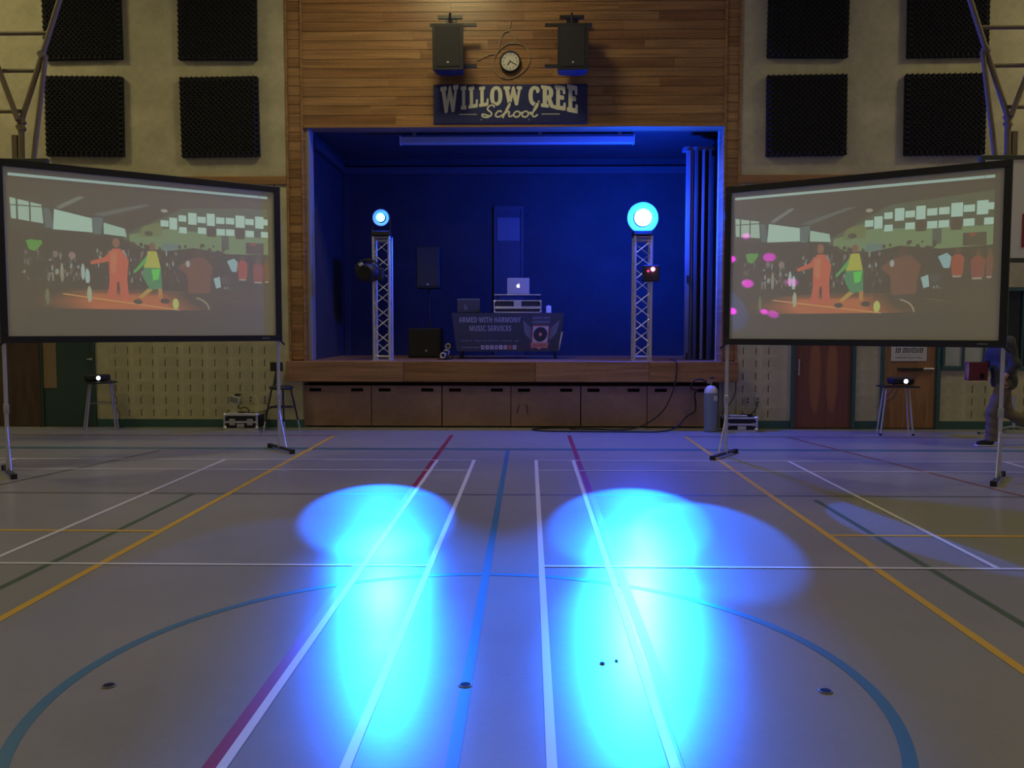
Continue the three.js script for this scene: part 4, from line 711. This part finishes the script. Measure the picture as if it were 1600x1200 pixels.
{ // stands of the two projectors
  const z = -13.6, cx = X(156, z), top = Y(597, z), t = thing('projector_stool', 'four legged stool with a dark round top under the projector by the green door', 'stool', [cx, 0, z]);
  obj('seat', lathe([[0, top - .03], [.2, top - .03], [.235, top - .02], [.24, top - .008], [.23, top], [0, top]], 32), mt.blackSatin, t);
  for (const [a, b] of [[-1, .4], [-.62, 1], [.75, -.6], [1, .5]]) obj('leg', bar(V(a * .26, .004, b * .2), V(a * .17, top - .03, b * .12), .013), M([.42, .40, .33], .4, { metalness: .4 }), t);
  obj('stretcher', new THREE.TorusGeometry(.205, .007, 6, 32).scale(1, .7, 1).rotateX(Math.PI / 2).translate(0, top * .55, 0), M([.2, .19, .16], .5), t);
  projector(152, 595.8, z, 'lit black projector on the round stool by the green door', 158.5);
  const q = X(163, z); single('projector_cable', tube([V(q, top + .015, z - .13), V(q + .0, top - .03, z - .26), V(q + .02, .5, z - .25), V(q - .01, .4, z - .25), V(q + .09, .2, z - .26), V(q + .03, .06, z - .26), V(q + .1, .012, z - .2), V(q + .2, .02, z - .22)], .006, 80, 6), mt.rubber, 'black cable hanging behind the round stool by the green door', 'cable');
}
{
  const z = -13.25, cx = X(1405, z), top = Y(601.5, z), t = thing('projector_stand', 'small stand with thin splayed legs under the projector before the poster door', 'stand', [cx, 0, z]);
  obj('top', box(.52, .022, .36, 0, top - .011, 0, .005), mt.blackSatin, t);
  for (const [a, b] of [[-1, .9], [.5, 1], [.72, -.9], [-.86, -.6]]) obj('leg', bar(V(a * .32 + .02, .004, b * .17), V(a * .22 + .01, top - .022, b * .12), .012), M([.6, .58, .5], .35, { metalness: .4 }), t);
  for (const [a, b] of [[-1, .9], [.5, 1]]) obj('leg_tip', cyl(.018, .03, a * .32 + .02, .016, b * .17, 12), mt.rubber, t);
  projector(1407, 601.2, z, 'lit black projector on the thin legged stand before the poster door', 1411.5);
  single('projector_cable', tube([V(cx + .03, top - .02, z - .2), V(cx - .02, top - .12, z - .22), V(cx - .15, top - .26, z - .25), V(cx + .03, top - .22, z - .27), V(cx + .1, top - .06, z - .22)], .006, 50, 6), M([.12, .05, .03], .6), 'cable drooping under the thin legged projector stand', 'cable');
}
{ // small thing on the floor by the wall: folded base of a music stand behind the walking person
  const p = onFloor(1530, 668); const t = thing('floor_stand_base', 'low grey stand base on the floor behind the walking person', 'stand', [p.x, 0, -13.4]);
  obj('leg', [bar(V(-.45, .02, .05), V(.1, .11, 0), .016), bar(V(.5, .02, .05), V(.1, .11, 0), .016), bar(V(.1, .02, -.3), V(.1, .11, 0), .016)], M([.25, .25, .22], .5), t); obj('post', cyl(.02, .5, .1, .33, 0, 12), mt.aluDull, t); obj('foot', [cyl(.02, .03, -.45, .015, .05, 10), cyl(.02, .03, .5, .015, .05, 10), cyl(.02, .03, .1, .015, -.3, 10)], mt.rubber, t);
}

// ================================================================ THE WALKING PERSON
{
  const base = onFloor(1549, 697), t = thing('person', 'person in dark jacket and khaki trousers walking with a dark red box', 'person', [base.x, 0, base.z]);
  // joints in metres from the standing foot; the person walks towards -x
  const J = { foot: V(-.03, .05, 0), toe: V(-.17, .035, 0), ankle: V(0, .09, 0), knee: V(-.01, .47, .02), hip: V(.13, .88, .07), hip2: V(.15, .88, -.09), knee2: V(.24, .46, -.1), ankle2: V(.55, .3, -.1), foot2: V(.6, .27, -.1), toe2: V(.62, .13, -.1), pelvis: V(.14, .93, -.01), belly: V(.13, 1.1, -.01), chest: V(.10, 1.3, -.01), neck: V(.03, 1.5, -.01), head: V(-.02, 1.64, -.01),
    sh: V(.09, 1.42, .17), el: V(.16, 1.14, .22), wr: V(.02, .93, .2), sh2: V(.09, 1.42, -.19), el2: V(.05, 1.14, -.24), wr2: V(-.16, 1.06, -.14) };
  const cap = (p, a, b, ra, rb) => { const ba = V().subVectors(b, a), pa = V().subVectors(p, a); const h = Math.max(0, Math.min(1, pa.dot(ba) / ba.dot(ba))); return pa.addScaledVector(ba, -h).length() - (ra + (rb - ra) * h); };
  function sdfMesh(bones, lo, hi, N, k, extra) {
    const mc = new MarchingCubes(N, new THREE.MeshBasicMaterial(), false, false, 200000); mc.isolation = 0;
    const p = V(), size = V().subVectors(hi, lo);
    for (let z = 0; z < N; z++) for (let y = 0; y < N; y++) for (let x = 0; x < N; x++) {
      p.set(lo.x + size.x * x / N, lo.y + size.y * y / N, lo.z + size.z * z / N); let d = 1;
      for (const [a, b, ra, rb] of bones) { const e = cap(p, a, b, ra, rb); const h = Math.max(0, Math.min(1, .5 + .5 * (d - e) / k)); d = d + (e - d) * h - k * h * (1 - h); }
      if (extra) d = extra(p, d); mc.field[x + y * N + z * N * N] = -d;
    }
    mc.update(); const n = mc.count, g = new THREE.BufferGeometry(), pos = mc.positionArray.slice(0, n * 3), nor = mc.normalArray.slice(0, n * 3);
    for (let i = 0; i < n; i++) { pos[3 * i] = lo.x + size.x * (pos[3 * i] + 1) / 2; pos[3 * i + 1] = lo.y + size.y * (pos[3 * i + 1] + 1) / 2; pos[3 * i + 2] = lo.z + size.z * (pos[3 * i + 2] + 1) / 2; }
    g.setAttribute('position', new THREE.BufferAttribute(pos, 3)); g.computeVertexNormals(); g.setAttribute('uv', new THREE.BufferAttribute(new Float32Array(n * 2), 2)); return g;
  }
  const arms = [[J.sh, J.el, .05, .042], [J.el, J.wr, .04, .027], [J.sh2, J.el2, .05, .042], [J.el2, J.wr2, .04, .027]];
  const legs = [[J.hip, J.knee, .085, .055], [J.knee, J.ankle, .055, .036], [J.hip2, J.knee2, .085, .055], [J.knee2, J.ankle2, .055, .036]];
  const z4 = (p, z) => V(p.x, p.y, p.z + z);
  const torso = [[z4(J.pelvis, .05), z4(J.belly, .05), .105, .1], [z4(J.pelvis, -.05), z4(J.belly, -.05), .105, .1], [z4(J.belly, .05), z4(J.chest, .07), .1, .11], [z4(J.belly, -.05), z4(J.chest, -.07), .1, .11], [J.sh, J.sh2, .06, .06], [J.chest, J.neck, .09, .055]];
  const lo = V(-.34, 0, -.42), hi = V(.78, 1.84, .42);
  const bodyGeo = sdfMesh([...torso.map(([a, b, r, q]) => [a, b, r - .01, q - .01]), ...legs, ...arms, [J.neck, J.head, .05, .06], [J.ankle, J.foot, .036, .036], [J.foot, J.toe, .036, .028], [J.ankle2, J.foot2, .036, .034], [J.foot2, J.toe2, .034, .026]], lo, hi, 84, .03);
  const hd = J.head, headGeo = sdfMesh([[V(hd.x + .012, hd.y + .045, hd.z), V(hd.x - .02, hd.y + .03, hd.z), .083, .078], [V(hd.x - .02, hd.y + .02, hd.z), V(hd.x - .062, hd.y - .075, hd.z), .066, .036], [V(hd.x - .095, hd.y + .015, hd.z), V(hd.x - .118, hd.y - .018, hd.z), .011, .015], [V(hd.x + .01, hd.y + .02, hd.z + .078), V(hd.x + .012, hd.y - .022, hd.z + .074), .016, .01], [V(hd.x + .01, hd.y + .02, hd.z - .078), V(hd.x + .012, hd.y - .022, hd.z - .074), .016, .01], [V(hd.x - .09, hd.y - .05, hd.z - .02), V(hd.x - .09, hd.y - .05, hd.z + .02), .009, .009], [V(hd.x + .03, hd.y - .06, hd.z), V(hd.x + .045, hd.y - .15, hd.z), .055, .055]], V(hd.x - .16, hd.y - .18, hd.z - .13), V(hd.x + .14, hd.y + .16, hd.z + .13), 60, .02);
  const handAt = (w, dir, up, side) => { // palm, four fingers and a thumb closing on what is held
    const d = dir.clone().normalize(), s = side.clone().normalize(), u = up.clone().normalize(); const at_ = (a, b, c) => w.clone().addScaledVector(d, a).addScaledVector(s, b).addScaledVector(u, c); const bones = [];
    for (const b of [-.025, -.008, .009, .026]) bones.push([w, at_(.075, b, 0), .019, .014]);
    [[-.028, .032], [-.009, .04], [.01, .037], [.028, .028]].forEach(([b, l]) => { const k1 = at_(.078, b, 0), k2 = at_(.078 + l * .85, b, -l * .35), k3 = at_(.078 + l * 1.15, b, -l * 1.15), k4 = at_(.078 + l * .8, b, -l * 1.75); bones.push([k1, k2, .0095, .0085], [k2, k3, .0085, .008], [k3, k4, .008, .007]); });
    const t1 = at_(.02, .03, 0), t2 = at_(.05, .055, -.02), t3 = at_(.075, .048, -.045); bones.push([t1, t2, .013, .011], [t2, t3, .011, .008]);
    return sdfMesh(bones, w.clone().subScalar(.17), w.clone().addScalar(.17), 76, .006); };
  const h1 = handAt(J.wr, V(.1, -1, -.1), V(-1, -.1, 0), V(-.3, 0, 1)), h2 = handAt(J.wr2, V(-1, -.3, .2), V(.2, -.2, -1), V(0, 1, 0));
  obj('body', [bodyGeo, headGeo, h1, h2], mt.skin, t);
  obj('jacket', sdfMesh([...torso.map(([a, b, r, q]) => [a, b, r + .028, q + .026]), [V(.15, .80, .04), V(.14, 1.0, .04), .135, .125], [V(.15, .80, -.05), V(.14, 1.0, -.05), .135, .125], [J.sh, J.el, .075, .066], [J.sh2, J.el2, .075, .066], [J.el2, J.wr2.clone().lerp(J.el2, .2), .062, .05], [J.el, J.wr.clone().lerp(J.el, .55), .064, .056]], lo, hi, 90, .035, (p, d) => Math.max(d, .80 - p.y + .01 * Math.sin(p.x * 30), p.y - 1.53) + .006 * Math.sin(p.y * 34 + p.x * 22)), mt.jacket, t);
  obj('trousers', sdfMesh([[J.hip, J.knee, .108, .082], [J.knee, V(-.0, .1, 0), .08, .078], [J.hip2, J.knee2, .108, .082], [J.knee2, J.ankle2, .08, .074], [z4(J.pelvis, .05), z4(J.pelvis, -.05), .12, .12]], lo, hi, 90, .03, (p, d) => Math.max(d, .075 - p.y, p.y - 1.0) + .005 * Math.sin(p.y * 46 + p.z * 30)), mt.khaki, t);
  const shoe = (a, b, c) => sdfMesh([[a, b, .046, .05], [b, c, .048, .036]], V(-.34, -.002, -.2), V(.78, .5, .2), 84, .02, (p, d) => Math.max(d, .004 - p.y));
  obj('shoe', shoe(J.ankle, J.foot, J.toe), mt.black, t); obj('shoe', shoe(J.ankle2, J.foot2, J.toe2), mt.black, t);
  obj('shoe_sole', box(.27, .022, .1, -.08, .011, 0, .008), mt.whitePaint, t);
  obj('hair', sdfMesh([[V(hd.x + .02, hd.y + .06, hd.z), V(hd.x - .015, hd.y + .055, hd.z), .092, .084], [V(hd.x + .045, hd.y + .03, hd.z), V(hd.x + .05, hd.y - .03, hd.z), .075, .062]], V(hd.x - .16, hd.y - .18, hd.z - .13), V(hd.x + .16, hd.y + .18, hd.z + .13), 56, .02, (p, d) => Math.max(d, -(p.x - hd.x + .055 + (p.y - hd.y - .07) * .9) < 0 ? -1 : -(p.x - hd.x + .055) * .7)), mt.hair, t);
  const bp = J.wr2.clone().add(V(-.06, -.03, .1)).add(base), bx = thing('carried_box', 'dark red box carried by the walking person', 'box', [bp.x, bp.y - .13, bp.z]);
  obj('carton', box(.26, .25, .12, 0, .125, 0, .006), mt.redBox, bx); obj('hole', box(.06, .07, .003, .05, .06, .0605), mt.darkHole, bx); obj('lid_seam', box(.262, .006, .122, 0, .2, 0), M([.1, .012, .02], .6), bx);
}

renderer.render(scene, camera);
